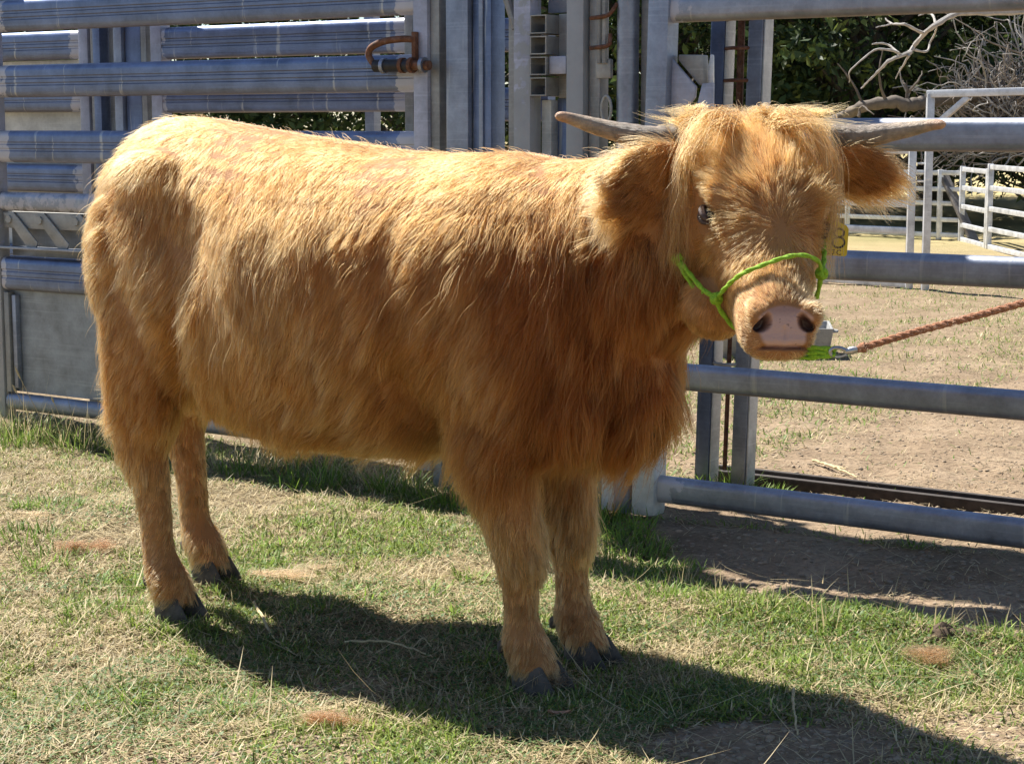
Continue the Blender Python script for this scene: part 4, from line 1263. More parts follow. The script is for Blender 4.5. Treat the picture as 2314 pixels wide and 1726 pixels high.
def hair_object(name, P, RAD, COLR, parent, mat, taper=.8):
    nh, K = P.shape[:2]
    hc = bpy.data.hair_curves.new(name)
    hc.add_curves([K] * nh)
    hc.attributes['position'].data.foreach_set('vector', np.ascontiguousarray(P.reshape(-1, 3), dtype=np.float32).ravel())
    tp = 1 - taper * np.linspace(0, 1, K) ** 1.6
    ra = hc.attributes.get('radius') or hc.attributes.new('radius', 'FLOAT', 'POINT')
    ra.data.foreach_set('value', (RAD[:, None] * tp[None, :]).astype(np.float32).ravel())
    ta = hc.attributes.new('tint', 'FLOAT_COLOR', 'CURVE')
    ta.data.foreach_set('color', np.hstack([np.clip(COLR, 0, 1), np.ones((nh, 1))]).astype(np.float32).ravel())
    hc.materials.append(mat)
    o = bpy.data.objects.new(name, hc)
    COL.objects.link(o)
    if parent is not None: o.parent = parent
    return o
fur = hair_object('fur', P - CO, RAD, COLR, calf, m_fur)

# --- long locks hanging from the crown beside the face, and the tousled tuft on top
def lock(guide, count, spread, lenj=(.6, 1.05), curl=.006, col=(.52, .245, .075), end=1.6):
    K = 14
    G = spline(guide, K)
    out_ = np.zeros((count, K, 3))
    t = np.linspace(0, 1, K)
    for i in range(count):
        o0 = rng.normal(0, 1, 3) * spread
        o1 = rng.normal(0, 1, 3) * spread * end
        sc = rng.uniform(*lenj)
        tt_ = t * sc
        q = np.stack([np.interp(tt_, t, G[:, c]) for c in range(3)], 1)
        a, f_ = rng.uniform(0, 6.28), rng.uniform(.8, 2.0)
        wv = curl * t[:, None] * np.stack([np.sin(a + f_ * 6.28 * t), .6 * np.cos(a + f_ * 6 * t), .4 * np.sin(1.3 * a + f_ * 7 * t)], 1)
        out_[i] = q + o0 * (1 - t)[:, None] + o1 * (.25 + .75 * t ** 1.2)[:, None] * np.array([1, .7, .3]) + wv
    c = np.array(col)[None, :] * rng.uniform(.5, 1.2, (count, 1)) * (1 + rng.normal(0, .04, (count, 3)))
    return out_, c
LK = [lock([(0.340, 3.36, 1.098), (0.308, 3.32, 1.048), (0.302, 3.30, .98), (0.306, 3.29, .90), (0.306, 3.29, .835)], 34, .008, (.5, 1.05), .010),
      lock([(0.335, 3.36, 1.098), (0.302, 3.32, 1.040), (0.297, 3.30, .962), (0.299, 3.295, .875), (0.302, 3.30, .795)], 48, .009, (.5, 1.05), .012),
      lock([(0.330, 3.37, 1.095), (0.296, 3.33, 1.035), (0.288, 3.315, .955), (0.294, 3.31, .87), (0.300, 3.31, .775)], 44, .010, (.6, 1.05), .014),
      lock([(0.548, 3.36, 1.096), (0.576, 3.33, 1.036), (0.573, 3.31, .957), (0.566, 3.30, .884), (0.570, 3.305, .823)], 150, .0075),
      lock([(0.534, 3.34, 1.098), (0.558, 3.31, 1.040), (0.557, 3.28, .976), (0.551, 3.27, .92)], 45, .006)]
for i in range(64):                                                # tuft
    xx = rng.uniform(-.115, .125)
    p = hw(xx, rng.uniform(-.05, .0), rng.uniform(-.02, .02))
    q = p + np.array([xx * .25 + rng.normal(0, .02), rng.normal(0, .02), rng.uniform(.006, .024)])
    r_ = q + np.array([xx * .35 + rng.normal(0, .03), rng.normal(-.01, .03), rng.uniform(-.020, .014)])
    LK.append(lock([p, (p + q) / 2 + [0, 0, .005], q, r_], 40, .006, (.5, 1.1), .006, (.54, .235, .062), 1.8))
for i in range(30):                                                # forelock combed sideways off the crown
    sg = rng.choice([-1, 1]); xx = sg * rng.uniform(.065, .11)
    p = hw(xx * .45, rng.uniform(-.02, .03), .036)
    LK.append(lock([p, hw(xx * .8, rng.uniform(-.005, .04), .058), hw(xx + sg * .015, rng.uniform(.03, .09), .052), hw(xx + sg * .03, rng.uniform(.09, .15), .030)], 16, .009, (.4, 1.0), .007, (.46, .19, .05), 1.7))
LP = np.concatenate([a for a, _ in LK]); LC = np.concatenate([c for _, c in LK])
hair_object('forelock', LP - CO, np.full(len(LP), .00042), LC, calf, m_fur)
# ================================================================ halter, lead, ear tag
m_lime = simple_mat('lime_rope', (.28, .50, .02), .7, 0, .3, 260, .6, 500)
ha = empty('rope_halter', tuple(hw(0, .3, -.08)), 'lime green rope halter tied around the calf\'s muzzle', 'halter')
def rope(name, pts, r, parent, mat, n=40, sides=8, twist=True):
    P = spline(pts, n)
    if not twist: return mk(name, *sweep(P, r, sides), parent, mat, True)
    parts = []
    T = np.gradient(P, axis=0); T /= np.linalg.norm(T, axis=1)[:, None]
    ref = CZ - T * (T @ CZ)[:, None]; ref /= np.linalg.norm(ref, axis=1)[:, None]; e2 = np.cross(T, ref)
    seg = np.concatenate([[0], np.cumsum(np.linalg.norm(np.diff(P, axis=0), axis=1))])
    for k in range(2):
        a = seg / (r * 13.0) * 2 * np.pi + k * np.pi
        parts.append(sweep(P + (ref * np.cos(a)[:, None] + e2 * np.sin(a)[:, None]) * r * .32, r * .78, sides))
    return mk(name, *join_vf(*parts), parent, mat, True)
K1, K2, K3 = hw(-.142, .190, -.128), hw(-.088, .308, -.112), hw(.092, .296, -.062)
def knot(c, r, parent):
    parts = []
    for k, (e1, e2) in enumerate(((HX, HN), (HF, HN), (HX, HF))):
        a = np.linspace(0, 2 * math.pi, 17)
        parts.append(sweep([c + (e1 * math.cos(t) + e2 * math.sin(t)) * r * .75 + np.cross(e1, e2) * r * .3 * math.sin(2 * t) for t in a], r * .5, 7, False))
    return mk('knot', *join_vf(*parts), parent, m_lime, True)
rope('cheek_strand', [K1, hw(-.128, .225, -.125), hw(-.108, .275, -.120), K2], .0043, ha, m_lime)
rope('cheek_strand', [K1 + HF * .012, hw(-.125, .232, -.140), hw(-.112, .262, -.142), hw(-.104, .275, -.130)], .0045, ha, m_lime)
rope('cheek_strand', [K1, hw(-.140, .13, -.125), hw(-.128, .05, -.115), hw(-.10, -.03, -.10)], .0046, ha, m_lime)
rope('noseband', [K2, hw(-.076, .320, -.070), hw(-.058, .332, -.030), hw(-.026, .328, -.014), hw(.014, .318, -.004), hw(.050, .308, -.008), hw(.080, .300, -.030), K3], .0040, ha, m_lime, 60)
rope('cheek_strand', [K3, hw(.108, .24, -.075), hw(.12, .16, -.09), hw(.12, .08, -.09)], .0046, ha, m_lime)
CH = np.array([.484, 3.135, .722])
rope('chin_strand', [K2, hw(-.078, .316, -.135), hw(-.048, .335, -.162), hw(-.01, .36, -.165), CH], .0043, ha, m_lime)
rope('chin_strand', [K3, hw(.088, .31, -.11), hw(.065, .34, -.165), CH + [.004, .01, .006]], .0043, ha, m_lime)
for c in (K1, K2, K3): knot(c, .0098, ha)
for k, (dz, dy) in enumerate(((.006, 0), (-.001, .005), (-.008, 0))):
    rope('lead_loop', [CH + [-.02, .01, dz * .6], CH + [.015, -.008, dz * 1.2], CH + [.04, -.03, dz * 1.0 + .003], np.array([.545, 3.09 + dy, .7265 + dz * .7])], .0043, ha, m_lime, 24)
# lead
m_rope, n, b = mat_new('brown_rope')
tcx = nnode(n, 'ShaderNodeTexCoord'); nz = noise_node(n, 240, 4, .7, tcx.outputs['Object'])
rr_ = ramp(n, [(.3, (.16, .065, .03)), (.55, (.40, .18, .095)), (.75, (.55, .31, .19))], nz.outputs[0])
n.links.new(rr_.outputs[0], b.inputs['Base Color']); b.inputs['Roughness'].default_value = .9
bp = nnode(n, 'ShaderNodeBump'); bp.inputs['Strength'].default_value = .8; bp.inputs['Distance'].default_value = .003
n.links.new(nz.outputs[0], bp.inputs['Height']); n.links.new(bp.outputs[0], b.inputs['Normal'])
ld = empty('lead_rope', (.58, 3.08, .70), 'twisted brown lead rope with metal snap, pulled taut to the right', 'rope')
RP = spline([(0.580, 3.08, 0.732), (0.612, 3.07, 0.744), (0.684, 3.05, 0.769), (0.755, 3.03, 0.791), (0.833, 3.0, 0.818), (0.955, 2.95, 0.863), (1.15, 2.87, .93)], 220)
T = np.gradient(RP, axis=0); T /= np.linalg.norm(T, axis=1)[:, None]
ref = CZ - T * (T @ CZ)[:, None]; ref /= np.linalg.norm(ref, axis=1)[:, None]; e2 = np.cross(T, ref)
seg = np.concatenate([[0], np.cumsum(np.linalg.norm(np.diff(RP, axis=0), axis=1))])
for k in range(3):
    a = seg / .045 * 2 * np.pi + k * 2.094
    Pk = RP + (ref * np.cos(a)[:, None] + e2 * np.sin(a)[:, None]) * .0031
    mk('strand', *sweep(Pk, .0036 * (1 + .10 * np.sin(np.arange(220) * 2.1)), 8), ld, m_rope, True)
# rope fuzz
fz = 900
i = rng.integers(0, 220, fz); base = RP[i] + rng.normal(0, .004, (fz, 3))
dd = rng.normal(0, 1, (fz, 3)); dd /= np.linalg.norm(dd, axis=1)[:, None]
FP = np.stack([base + dd * k for k in (0, .004, .008)], 1)
FP[:, 2] += rng.normal(0, .002, (fz, 3))
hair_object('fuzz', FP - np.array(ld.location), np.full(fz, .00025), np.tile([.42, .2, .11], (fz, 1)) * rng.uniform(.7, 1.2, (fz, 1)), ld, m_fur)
m_clip = simple_mat('snap_metal', (.42, .42, .43), .3, .9, .2, 60)
sh_pts = [(.534, 3.092, .726), (.545, 3.088, .733), (.556, 3.086, .7325), (.566, 3.083, .729)]
rope('snap_hook', [(.583, 3.08, .733), (.566, 3.084, .729), (.552, 3.087, .7335), (.541, 3.09, .733), (.536, 3.092, .7265), (.541, 3.092, .7195), (.552, 3.089, .7185), (.562, 3.086, .7225)], .0034, ld, m_clip, 40, 8, False)
mk('swivel', *sweep([(.562, 3.085, .728), (.572, 3.082, .7305), (.580, 3.080, .7325)], [.006, .0072, .0055], 10), ld, m_clip, True)
mk('swivel', *sweep([(.5795, 3.080, .7325), (.586, 3.079, .7345), (.592, 3.077, .7365)], [.0045, .0085, .0095], 10), ld, m_rope, True)

# ear tag
m_tag = simple_mat('yellow_tag_plastic', (.72, .50, .012), .42, 0, .08, 20, .15, 200)
m_ink = simple_mat('black_marker', (.02, .018, .015), .7, 0, .3, 90)
TX = np.array([.985, -.16, -.05]); TX /= np.linalg.norm(TX)
TY = np.array([.03, 0, 1.0]); TY -= TX * TY.dot(TX); TY /= np.linalg.norm(TY)
TN = np.cross(TX, TY)
TC = np.array([.575, 3.335, .903])
tg = empty('ear_tag', tuple(TC), 'yellow plastic tag with a hand-drawn black 8 under the calf\'s ear at right', 'ear tag')
out2 = [(-.030, -.028), (-.027, -.031), (.027, -.031), (.030, -.028), (.030, .018), (.026, .024), (.012, .030), (.008, .044), (-.008, .044), (-.012, .030), (-.026, .024), (-.030, .018)]
k = len(out2)
V = [TC + TX * a + TY * c + TN * .0012 for a, c in out2] + [TC + TX * a + TY * c - TN * .0012 for a, c in out2]
F = [tuple(range(k)), tuple(range(2 * k - 1, k - 1, -1))] + [((i + 1) % k, i, k + i, k + (i + 1) % k) for i in range(k)]
mk('plate', V, F, tg, m_tag)
mk('stud', *sweep([TC + TY * .036 - TN * .006, TC + TY * .036 + TN * .005], .007, 12), tg, m_tag, True)
def stroke(name, pts, r, closed=False, n=30):
    P = spline(pts, n)
    P3 = [TC + TX * a + TY * c + TN * .0016 for a, c in P]
    V, F = [], []
    for q in range(len(P3)):
        t = np.array(P3[min(q + 1, len(P3) - 1)]) - np.array(P3[max(q - 1, 0)]); t /= np.linalg.norm(t) + 1e-9
        s_ = np.cross(TN, t)
        V += [P3[q] + s_ * r, P3[q] - s_ * r]
    F = [(2 * q, 2 * q + 1, 2 * q + 3, 2 * q + 2) for q in range(len(P3) - 1)]
    return mk(name, V, F, tg, m_ink)
stroke('numeral', [(.0135 + .0085 * math.sin(a), .0105 + .0075 * math.cos(a)) for a in np.linspace(.5, 6.7, 16)], .0019)
stroke('numeral', [(.0135 + .0105 * math.sin(a), -.0065 + .0095 * math.cos(a)) for a in np.linspace(.2, 6.5, 16)], .0019)
stroke('letter', [(-.004 + .0045 * math.cos(a), -.0245 + .004 * math.sin(a)) for a in np.linspace(.8, 5.5, 9)], .0008)
stroke('letter', [(.001, -.0205), (.008, -.0205)], .0008, n=6); stroke('letter', [(.006, -.0205), (.0062, -.026), (.004, -.0285), (.001, -.0275)], .0008, n=10)
stroke('letter', [(.0165 + .0045 * math.cos(a), -.0245 + .004 * math.sin(a)) for a in np.linspace(.8, 5.5, 9)], .0008)

# ================================================================ grass, straw, clods
m_grass, n, b = mat_new('grass_blade')
at = nnode(n, 'ShaderNodeAttribute', attribute_name='tint')
n.links.new(at.outputs['Color'], b.inputs['Base Color']); b.inputs['Roughness'].default_value = .55; b.inputs['Specular IOR Level'].default_value = .3
tl = nnode(n, 'ShaderNodeBsdfTranslucent'); n.links.new(at.outputs['Color'], tl.inputs['Color'])
mx = nnode(n, 'ShaderNodeMixShader'); mx.inputs[0].default_value = .38
n.links.new(b.outputs[0], mx.inputs[1]); n.links.new(tl.outputs[0], mx.inputs[2]); n.links.new(mx.outputs[0], n.nodes['Material Output'].inputs[0])

def blades(root, head, elev, ln, wd, bend, col, rows=3):
    """ribbons: root n x 3; head = compass angle; elev = start angle over the ground; bend = how far it droops"""
    N = len(root)
    H_ = np.stack([np.cos(head), np.sin(head), 0 * head], 1); S_ = np.stack([-np.sin(head), np.cos(head), 0 * head], 1)
    cur = root.copy(); out_ = []
    ws = [1.0, .85, .12] if rows == 3 else [1.0, .95, .7, .1]
    for k in range(rows):
        out_.append(cur - S_ * (wd * ws[k] / 2)[:, None]); out_.append(cur + S_ * (wd * ws[k] / 2)[:, None])
        e = elev - bend * (k + .5) / (rows - 1)
        cur = cur + (H_ * np.cos(e)[:, None] + CZ * np.sin(e)[:, None]) * (ln / (rows - 1))[:, None]
    V = np.stack(out_, 1).reshape(-1, 3)
    q = np.array([[2 * k, 2 * k + 1, 2 * k + 3, 2 * k + 2] for k in range(rows - 1)])
    Q = (np.arange(N)[:, None, None] * (2 * rows) + q[None]).reshape(-1, 4)
    return V, Q, np.repeat(col, 2 * rows, 0)
def build_blades(name, sets, label=None, cat=None):
    V, Q, C, o = [], [], [], 0
    for v, q, c in sets:
        V.append(v); Q.append(q + o); C.append(c); o += len(v)
    me = fastmesh(name, np.concatenate(V), np.concatenate(Q))
    set_tint(me, np.concatenate(C))
    me.materials.append(m_grass)
    ob = bpy.data.objects.new(name, me); COL.objects.link(ob)
    tag(ob, label, cat, None, 'stuff')
    return ob
def scatter(N, y0=2.75, y1=7.6, power=1.6, keep=None, xpad=.15):
    """points over the ground in view, denser near by"""
    out_x, out_y = [], []
    got = 0
    while got < N:
        y = (y0 ** (1 - power) + rng.random(N) * (y1 ** (1 - power) - y0 ** (1 - power))) ** (1 / (1 - power))
        x = rng.uniform(-1, 1, N) * (.285 * y + xpad)
        ok = keep(x, y) if keep is not None else np.ones(N, bool)
        out_x.append(x[ok]); out_y.append(y[ok]); got += ok.sum()
    x, y = np.concatenate(out_x)[:N], np.concatenate(out_y)[:N]
    return np.stack([x, y, gz(x, y)], 1)
def lerpc(a, b, k): return np.array(a)[None] * (1 - k[:, None]) + np.array(b)[None] * k[:, None]
def infront(x, y):
    s, t = to_f(np.stack([x, y, 0 * x], 1)); return t < .35
G1, G2, DRY1, DRY2 = (.115, .170, .036), (.31, .40, .080), (.46, .36, .19), (.68, .58, .36)
sets = []
# short sward: lush clumps, thin dry places
def lush(P): return np.clip(.55 * noise3(P, 3.6, 7) + .45 * noise3(P, 9, 4) + .25 * noise3(P, 21, 5), -1.2, 1.2)
N = 125000
P = scatter(N, keep=lambda x, y: (rng.random(len(x)) < grassiness(x, y) * (.22 + .78 * smooth01(lush(np.stack([x, y, 0 * x], 1)), -.8, .5))) & infront(x, y))
lu = lush(P)
k = np.clip(.45 + .25 * lu + rng.normal(0, .25, N), 0, 1); dk = (rng.random(N) < np.clip(.38 - .42 * lu, .08, .9))
col = np.where(dk[:, None], lerpc(DRY1, DRY2, rng.random(N)), lerpc(G1, G2, k)) * rng.uniform(.45, 1.4, (N, 1))
sets.append(blades(P, rng.uniform(0, 6.28, N), rng.uniform(.15, 1.35, N), rng.uniform(.008, .027, N) * (1 + .45 * lu), rng.uniform(.0020, .0045, N), rng.uniform(0, 1.1, N), col))
# small broad weed leaves
N = 30000
P = scatter(N, y1=6, keep=lambda x, y: (rng.random(len(x)) < grassiness(x, y) * smooth01(noise3(np.stack([x, y, 0 * x], 1), 6, 2), -.2, .6)) & infront(x, y))
P[:, 2] += rng.uniform(.004, .016, N)
col = lerpc((.07, .135, .04), (.16, .24, .07), rng.random(N)) * rng.uniform(.8, 1.2, (N, 1))
sets.append(blades(P, rng.uniform(0, 6.28, N), rng.uniform(-.2, .7, N), rng.uniform(.006, .012, N), rng.uniform(.004, .007, N), rng.uniform(0, .5, N), col))
build_blades('grass', sets, 'short green and dry grass under and around the calf', 'grass')
# straw and dry thatch lying about
sets = []
N = 76000
P = scatter(N, keep=lambda x, y: (rng.random(len(x)) < (.12 + .88 * grassiness(x, y)) * (1 - .75 * smooth01(lush(np.stack([x, y, 0 * x], 1)), -.3, .6))) & infront(x, y))
P[:, 2] += rng.uniform(.001, .010, N)
col = lerpc(DRY1, DRY2, rng.random(N)) * rng.uniform(.5, 1.2, (N, 1))
sets.append(blades(P, rng.uniform(0, 6.28, N), rng.normal(.05, .22, N), rng.uniform(.012, .05, N), rng.uniform(.0016, .0030, N), rng.normal(0, .35, N), col))
N = 900
P = scatter(N, y1=5.5, keep=infront); P[:, 2] += rng.uniform(.006, .016, N)
sets.append(blades(P, rng.uniform(0, 6.28, N), rng.normal(.08, .15, N), rng.uniform(.07, .18, N), rng.uniform(.0014, .0026, N), rng.normal(0, .3, N), lerpc(DRY1, DRY2, rng.random(N)), 4))
# litter in the pen
N = 11000
P = scatter(N, 4.2, 12.5, 1.3, keep=lambda x, y: ~infront(x, y) & (x > .2))
P[:, 2] += rng.uniform(.001, .006, N)
col = lerpc((.34, .26, .16), (.58, .49, .33), rng.random(N)) * rng.uniform(.6, 1.1, (N, 1))
sets.append(blades(P, rng.uniform(0, 6.28, N), rng.normal(.03, .12, N), rng.uniform(.012, .05, N), rng.uniform(.0015, .004, N), rng.normal(0, .3, N), col))
build_blades('straw_litter', sets, 'dry straw and thatch scattered over the soil', 'straw')
# pen sward
sets = []
N = 18000
P = scatter(N, 5.3, 13, 1.1, keep=lambda x, y: (rng.random(len(x)) < grassiness(x, y) * 1.0) & ~infront(x, y) & (x > .3))
k = rng.random(N)
col = np.where((rng.random(N) < .35)[:, None], lerpc(DRY1, DRY2, k), lerpc((.11, .19, .035), (.22, .30, .06), k))
sets.append(blades(P, rng.uniform(0, 6.28, N), rng.uniform(.2, 1.3, N), rng.uniform(.015, .04, N), rng.uniform(.003, .006, N), rng.uniform(0, 1, N), col))
# tall grass along the foot of the fence, and lush tufts by the posts
def tuft(cx, cy, rad, N, l0, l1, ca, cb, wid=(.002, .0045), up=(.8, 1.5), bend=(.2, 1.3)):
    a, r_ = rng.uniform(0, 6.28, N), rad * np.sqrt(rng.random(N))
    x, y = cx + r_ * np.cos(a), cy + r_ * np.sin(a)
    P = np.stack([x, y, gz(x, y)], 1)
    return blades(P, a + rng.normal(0, .9, N), rng.uniform(*up, N), rng.uniform(l0, l1, N), rng.uniform(*wid, N), rng.uniform(*bend, N), lerpc(ca, cb, rng.random(N)) * rng.uniform(.8, 1.2, (N, 1)), 4)
for s in np.arange(-2.85, -.1, .045):
    p = fp(s + rng.normal(0, .02), rng.normal(-.04, .05), 0)
    dry = rng.random() < .45
    sets.append(tuft(p[0], p[1], .05, 26, .03, .10 + .05 * rng.random(), DRY1 if dry else G1, DRY2 if dry else G2))
for s, t, rad, N, l1 in ((-.02, -.10, .09, 110, .075), (.02, -.22, .10, 150, .07), (-.14, -.06, .08, 80, .09), (.12, -.32, .12, 170, .06), (.25, -.48, .14, 180, .055), (-.3, -.22, .14, 220, .10), (-.6, -.1, .12, 200, .13), (-.85, -.08, .1, 170, .12), (-1.15, -.15, .12, 170, .11), (-1.45, -.12, .1, 120, .11), (.02, .48, .06, 130, .10), (-.05, .44, .06, 90, .09), (.12, .5, .07, 110, .05)):
    p = fp(s, t, 0)
    sets.append(tuft(p[0], p[1], rad, N, .03, l1, (.10, .19, .03), (.26, .38, .06)))
for s, t, rad, N, l1 in ((-2.5, -.12, .14, 200, .15), (-2.2, -.1, .12, 160, .14), (-1.9, -.12, .1, 110, .12), (-2.75, -.15, .1, 120, .13)):
    p = fp(s, t, 0)
    sets.append(tuft(p[0], p[1], rad, N, .05, l1, (.08, .14, .03), (.22, .30, .06)))
    sets.append(tuft(p[0], p[1], rad, N // 3, .08, l1 * 1.7, DRY1, DRY2, (.0012, .0022), (1.1, 1.5), (.0, .5)))
for s, t in ((.6, -.75), (.85, -.80), (1.0, -.74), (1.15, -.82), (.75, -.86), (1.3, -.78), (.45, -.62), (.5, -.72), (.95, -.9)):
    p = fp(s, t, 0)
    sets.append(tuft(p[0], p[1], .06, 12, .03, .10, DRY1, DRY2, (.0016, .003), (.9, 1.5), (0, .5)))
    sets.append(tuft(p[0], p[1], .08, 90, .015, .045, G1, G2))
for x, y in ((1.13, 3.78), (1.08, 3.62), (-1.2, 4.7), (.7, 3.95), (-.95, 4.2), (-1.35, 5.3), (-1.3, 4.9), (.35, 4.25), (.28, 4.45)):
    sets.append(tuft(x, y, .10, 150, .02, .055, (.11, .20, .035), (.24, .36, .07)))
for i in range(150):                                               # scattered clumps give the sward its patchiness
    y = rng.uniform(2.9, 5.6); x = rng.uniform(-1, 1) * .28 * y
    if grassiness(np.array([x]), np.array([y]))[0] < .35 or not infront(np.array([x]), np.array([y]))[0]: continue
    if rng.random() < .62: sets.append(tuft(x, y, rng.uniform(.02, .07), int(rng.uniform(25, 90)), .012, rng.uniform(.03, .06), (.11, .20, .03), (.32, .45, .08), (.002, .0048), (.4, 1.4), (.3, 1.6)))
    else: sets.append(tuft(x, y, rng.uniform(.03, .07), int(rng.uniform(15, 45)), .02, rng.uniform(.04, .08), DRY1, DRY2, (.0015, .003), (.1, 1.2), (.2, 1.4)))
for u_, w_ in ((.03, .12), (.02, -.09), (-.95, .155), (-1.14, -.14)):   # blades standing round the hooves
    h = cw(u_, w_, 0)
    for k_ in range(7):
        a = rng.uniform(0, 6.28)
        sets.append(tuft(h[0] + .085 * math.cos(a), h[1] + .085 * math.sin(a), .03, 22, .015, .042, G1, G2))
build_blades('tall_grass', sets, 'longer grass along the fence foot and round the posts', 'grass')
# clods
r_ = np.random.default_rng(21)
bmi = bmesh.new(); bmesh.ops.create_icosphere(bmi, subdivisions=1, radius=1.0)
iv = np.array([v.co[:] for v in bmi.verts]); itri = np.array([[v.index for v in f.verts] for f in bmi.faces]); bmi.free()
def clods(N, keep, y0, y1, r0, r1, pw=1.4):
    P = scatter(N, y0, y1, pw, keep)
    sz = r_.uniform(0, 1, N) ** 3 * (r1 - r0) + r0
    V = (iv[None] * (1 + r_.normal(0, .22, (N, len(iv), 1)))) * sz[:, None, None] * np.array([1, 1, .45]) + P[:, None]
    return V.reshape(-1, 3), (np.arange(N)[:, None, None] * len(iv) + itri[None]).reshape(-1, 3)
def bare_front(x, y):
    s, t = to_f(np.stack([x, y, 0 * x], 1)); return (t < .05) & (rng.random(len(x)) < (1 - grassiness(x, y)))
v1, q1 = clods(6000, bare_front, 2.75, 6, .0012, .011)
v2, q2 = clods(6500, lambda x, y: ~infront(x, y) & (x > .2), 4.2, 11, .0015, .010, 1.2)
cme = fastmesh('soil_clods', np.concatenate([v1, v2]), np.concatenate([q1, q2 + len(v1)]))
co_ = link_mesh('soil_clods', cme, None, simple_mat('clod_soil', (.30, .23, .16), .95, 0, .45, 25, .6, 120), True)
tag(co_, 'crumbs and clods of brown soil on the trodden ground', 'soil', None, 'stuff')

# ================================================================ small things lying about
def hair_tuft(x, y, rad, count, col, label, flat=.8, curl=1.0):
    """a fuzzy ball of matted strands, each an arc wandering through it"""
    z0 = float(gz(np.array([x]), np.array([y]))[0])
    o = np.array([x, y, z0])
    K = 11
    e1 = rng.normal(0, 1, (count, 3)); e1 /= np.linalg.norm(e1, axis=1)[:, None]
    e2 = np.cross(e1, rng.normal(0, 1, (count, 3))); e2 /= np.linalg.norm(e2, axis=1)[:, None]
    sub = rng.normal(0, .75, (5, 3)) * np.array([1, .8, .35]) * rad; sr = rng.uniform(.35, 1.0, 5)
    si = rng.integers(0, 5, count)
    cen = rng.normal(0, .22, (count, 3)) * rad + sub[si]
    rr = rad * rng.uniform(.25, .8, count) * sr[si]; a0 = rng.uniform(0, 6.28, count); sp = rng.uniform(1.2, 4.5, count) * curl
    stray = np.where(rng.random(count) < .22, rng.uniform(.5, 2.2, count), 0)
    PP = np.zeros((count, K, 3))
    lump = np.array([1.35, .9, flat * 1.05])
    cen[:, 0] += rad * .5 * np.sin(a0 * 1.0); cen[:, 2] *= .7
    for k in range(K):
        t = k / (K - 1)
        an = a0 + sp * t
        r_k = rr * (1 + stray * t * t)
        PP[:, k] = o + (cen + e1 * (np.cos(an) * r_k)[:, None] + e2 * (np.sin(an) * r_k)[:, None]) * lump + np.array([0, 0, rad * flat * .85 + .004])
    PP[:, :, 2] = np.maximum(PP[:, :, 2], z0 + .004)
    cc = np.array(col)[None] * rng.uniform(.6, 1.35, (count, 1))
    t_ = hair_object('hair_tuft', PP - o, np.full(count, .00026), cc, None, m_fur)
    t_.location = o
    tag(t_, label, 'hair tuft', 'shed hair lying on the grass')
hair_tuft(-1.109, 4.757, .026, 800, (.15, .060, .025), 'round brown tuft of shed hair left of the calf\'s hind legs')
hair_tuft(-.334, 3.289, .025, 760, (.26, .11, .045), 'orange tuft of shed hair in the foreground grass below the calf\'s belly')
hair_tuft(.854, 3.67, .027, 760, (.24, .105, .04), 'golden tuft of shed hair beside the dung at right')
hair_tuft(-.600, 4.47, .040, 500, (.34, .16, .065), 'flat pale tuft of shed hair behind the hind hooves', .30)
hair_tuft(-.512, 4.60, .035, 120, (.42, .2, .08), 'thin wisp of shed hair on the grass under the belly', .2)
hair_tuft(-.951, 4.273, .04, 130, (.30, .15, .08), 'thin tuft of shed hair by the near hind hoof', .25)
hair_tuft(-1.405, 5.165, .04, 140, (.42, .19, .07), 'wisp of shed hair at the left edge of the grass', .25)
hair_tuft(.095, 3.515, .024, 160, (.44, .21, .09), 'curl of shed hair lying on the near front hoof', .9, .9)
# dung
m_dung = simple_mat('dung', (.085, .055, .032), .9, 0, .4, 40, 1.0, 90)
dg_ = []
for i in range(16):
    a = rng.uniform(0, 6.28); q = rng.uniform(0, .05)
    c = np.array([.925 + q * math.cos(a), 3.85 + q * math.sin(a), .012 + rng.uniform(0, .022)])
    rr = rng.uniform(.012, .028)
    v = iv * (1 + rng.normal(0, .15, (len(iv), 1))) * rr + c
    dg_.append((v, [tuple(t) for t in itri]))
tag(mk('dung_pile', *join_vf(*dg_), None, m_dung, True), 'small heap of dark crumbly dung at right by the bare strip', 'dung')
m_straw = simple_mat('straw', (.50, .40, .22), .7, 0, .25, 40, .3, 100)
def stem(pts, r, label, name='dry_stem', rise=.012):
    Q = []
    for i, (x, y) in enumerate(pts):
        Q.append((x, y, float(gz(np.array([x]), np.array([y]))[0]) + rise * (1 + .6 * math.sin(i * 2.1))))
    P = spline(Q, 24) + rng.normal(0, .0012, (24, 3))
    tag(mk(name, *sweep(P, np.linspace(r, r * .5, 24), 6), None, m_straw, True), label, 'stem', 'dry stems on the ground')
stem([(-.607, 4.23), (-.559, 4.045), (-.523, 3.931), (-.463, 3.805)], .0042, 'thick bent dry stem in the shadow behind the hind hooves')
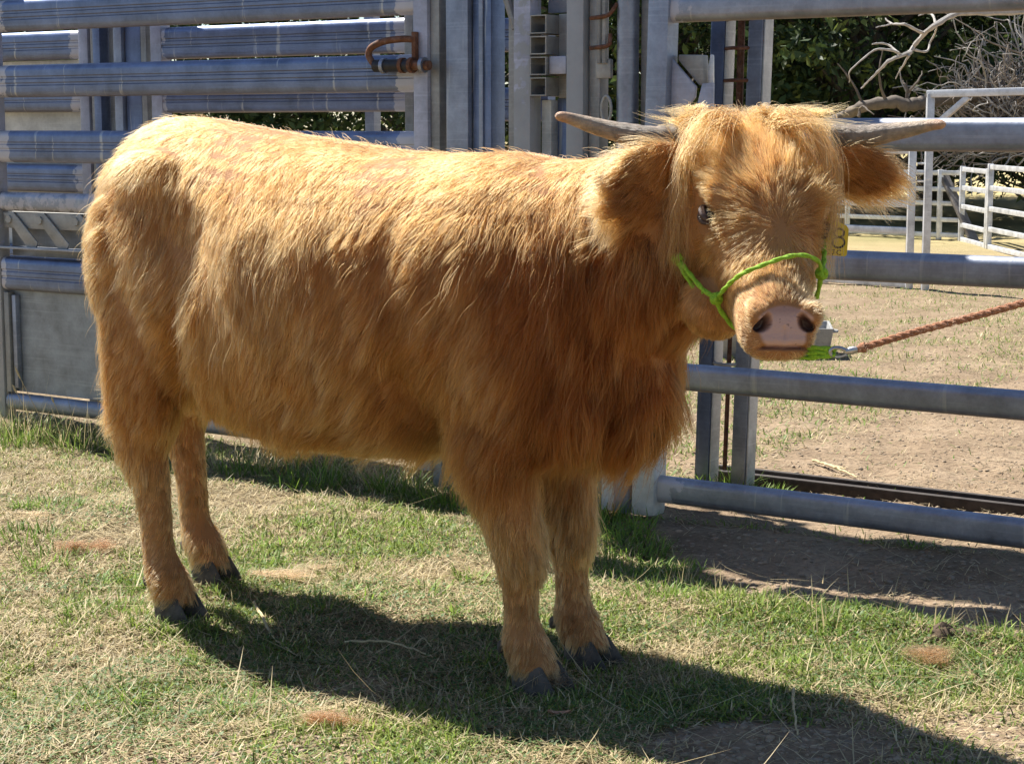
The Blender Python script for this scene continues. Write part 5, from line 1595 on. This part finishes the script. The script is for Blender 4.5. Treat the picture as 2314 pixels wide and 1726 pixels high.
stem([(-.36, 3.858), (-.255, 3.84), (-.152, 3.736)], .0030, 'long straw lying in the shadow under the belly')
stem([(-.213, 3.79), (-.19, 3.87), (-.165, 3.80), (-.16, 3.76)], .0018, 'thin curled straw crossing the long one under the belly')
stem([(.55, 3.50), (.526, 3.342), (.514, 3.211)], .0034, 'pale root stick at the shadow edge in the right foreground')
stem([(.49, 3.42), (.496, 3.30)], .0016, 'short thin straw left of the pale root stick')
stem([(1.009, 6.09), (1.05, 5.93), (1.094, 5.761)], .0050, 'pale split straw lying in the pen behind the gate')
stem([(1.03, 6.05), (1.075, 5.86)], .0035, 'shorter straw beside the split one in the pen')
# seed-head stems by the left gate
for i, (s, dx, h) in enumerate(((-2.42, -.10, .20), (-2.36, -.13, .27), (-2.28, -.06, .17))):
    p = fp(s, -.10, 0)
    tp = p + np.array([dx, 0, h])
    P = spline([p, p * .45 + tp * .55 + np.array([dx * .1, 0, .02]), tp], 14)
    st = empty('seed_stem', tuple(p), ['shortish dry grass stem with seed head, left of the trio by the sheet panel', 'tallest dry grass stem with seed head by the sheet panel', 'lowest dry grass stem with seed head nearest the hind leg'][i], 'stem', 'seed stems by the left gate')
    mk('stalk', *sweep(P, .0012, 5), st, m_straw, True)
    mk('seed_head', *sweep(P[-4:] + np.array([[0, 0, .0]] * 4), [.002, .004, .0035, .001], 6), st, m_straw, True)

# a curled dead leaf in the shadow
lx, ly = .088, 3.315
lz = float(gz(np.array([lx]), np.array([ly]))[0])
V = []
for i, k in enumerate(np.linspace(-1, 1, 7)):
    wv = .010 * (1 - k * k) + .0006
    for sg in (-1, 0, 1): V.append((lx + k * .022, ly + sg * wv * .9, lz + .012 + .006 * k * k + abs(sg) * .005))
F = [(3 * i + j, 3 * i + j + 1, 3 * i + j + 4, 3 * i + j + 3) for i in range(6) for j in range(2)]
tag(mk('dead_leaf', V, F, None, simple_mat('dead_leaf', (.42, .22, .13), .7, 0, .2, 60), True), 'curled pinkish brown dead leaf lying in the calf\'s shadow in front', 'leaf')
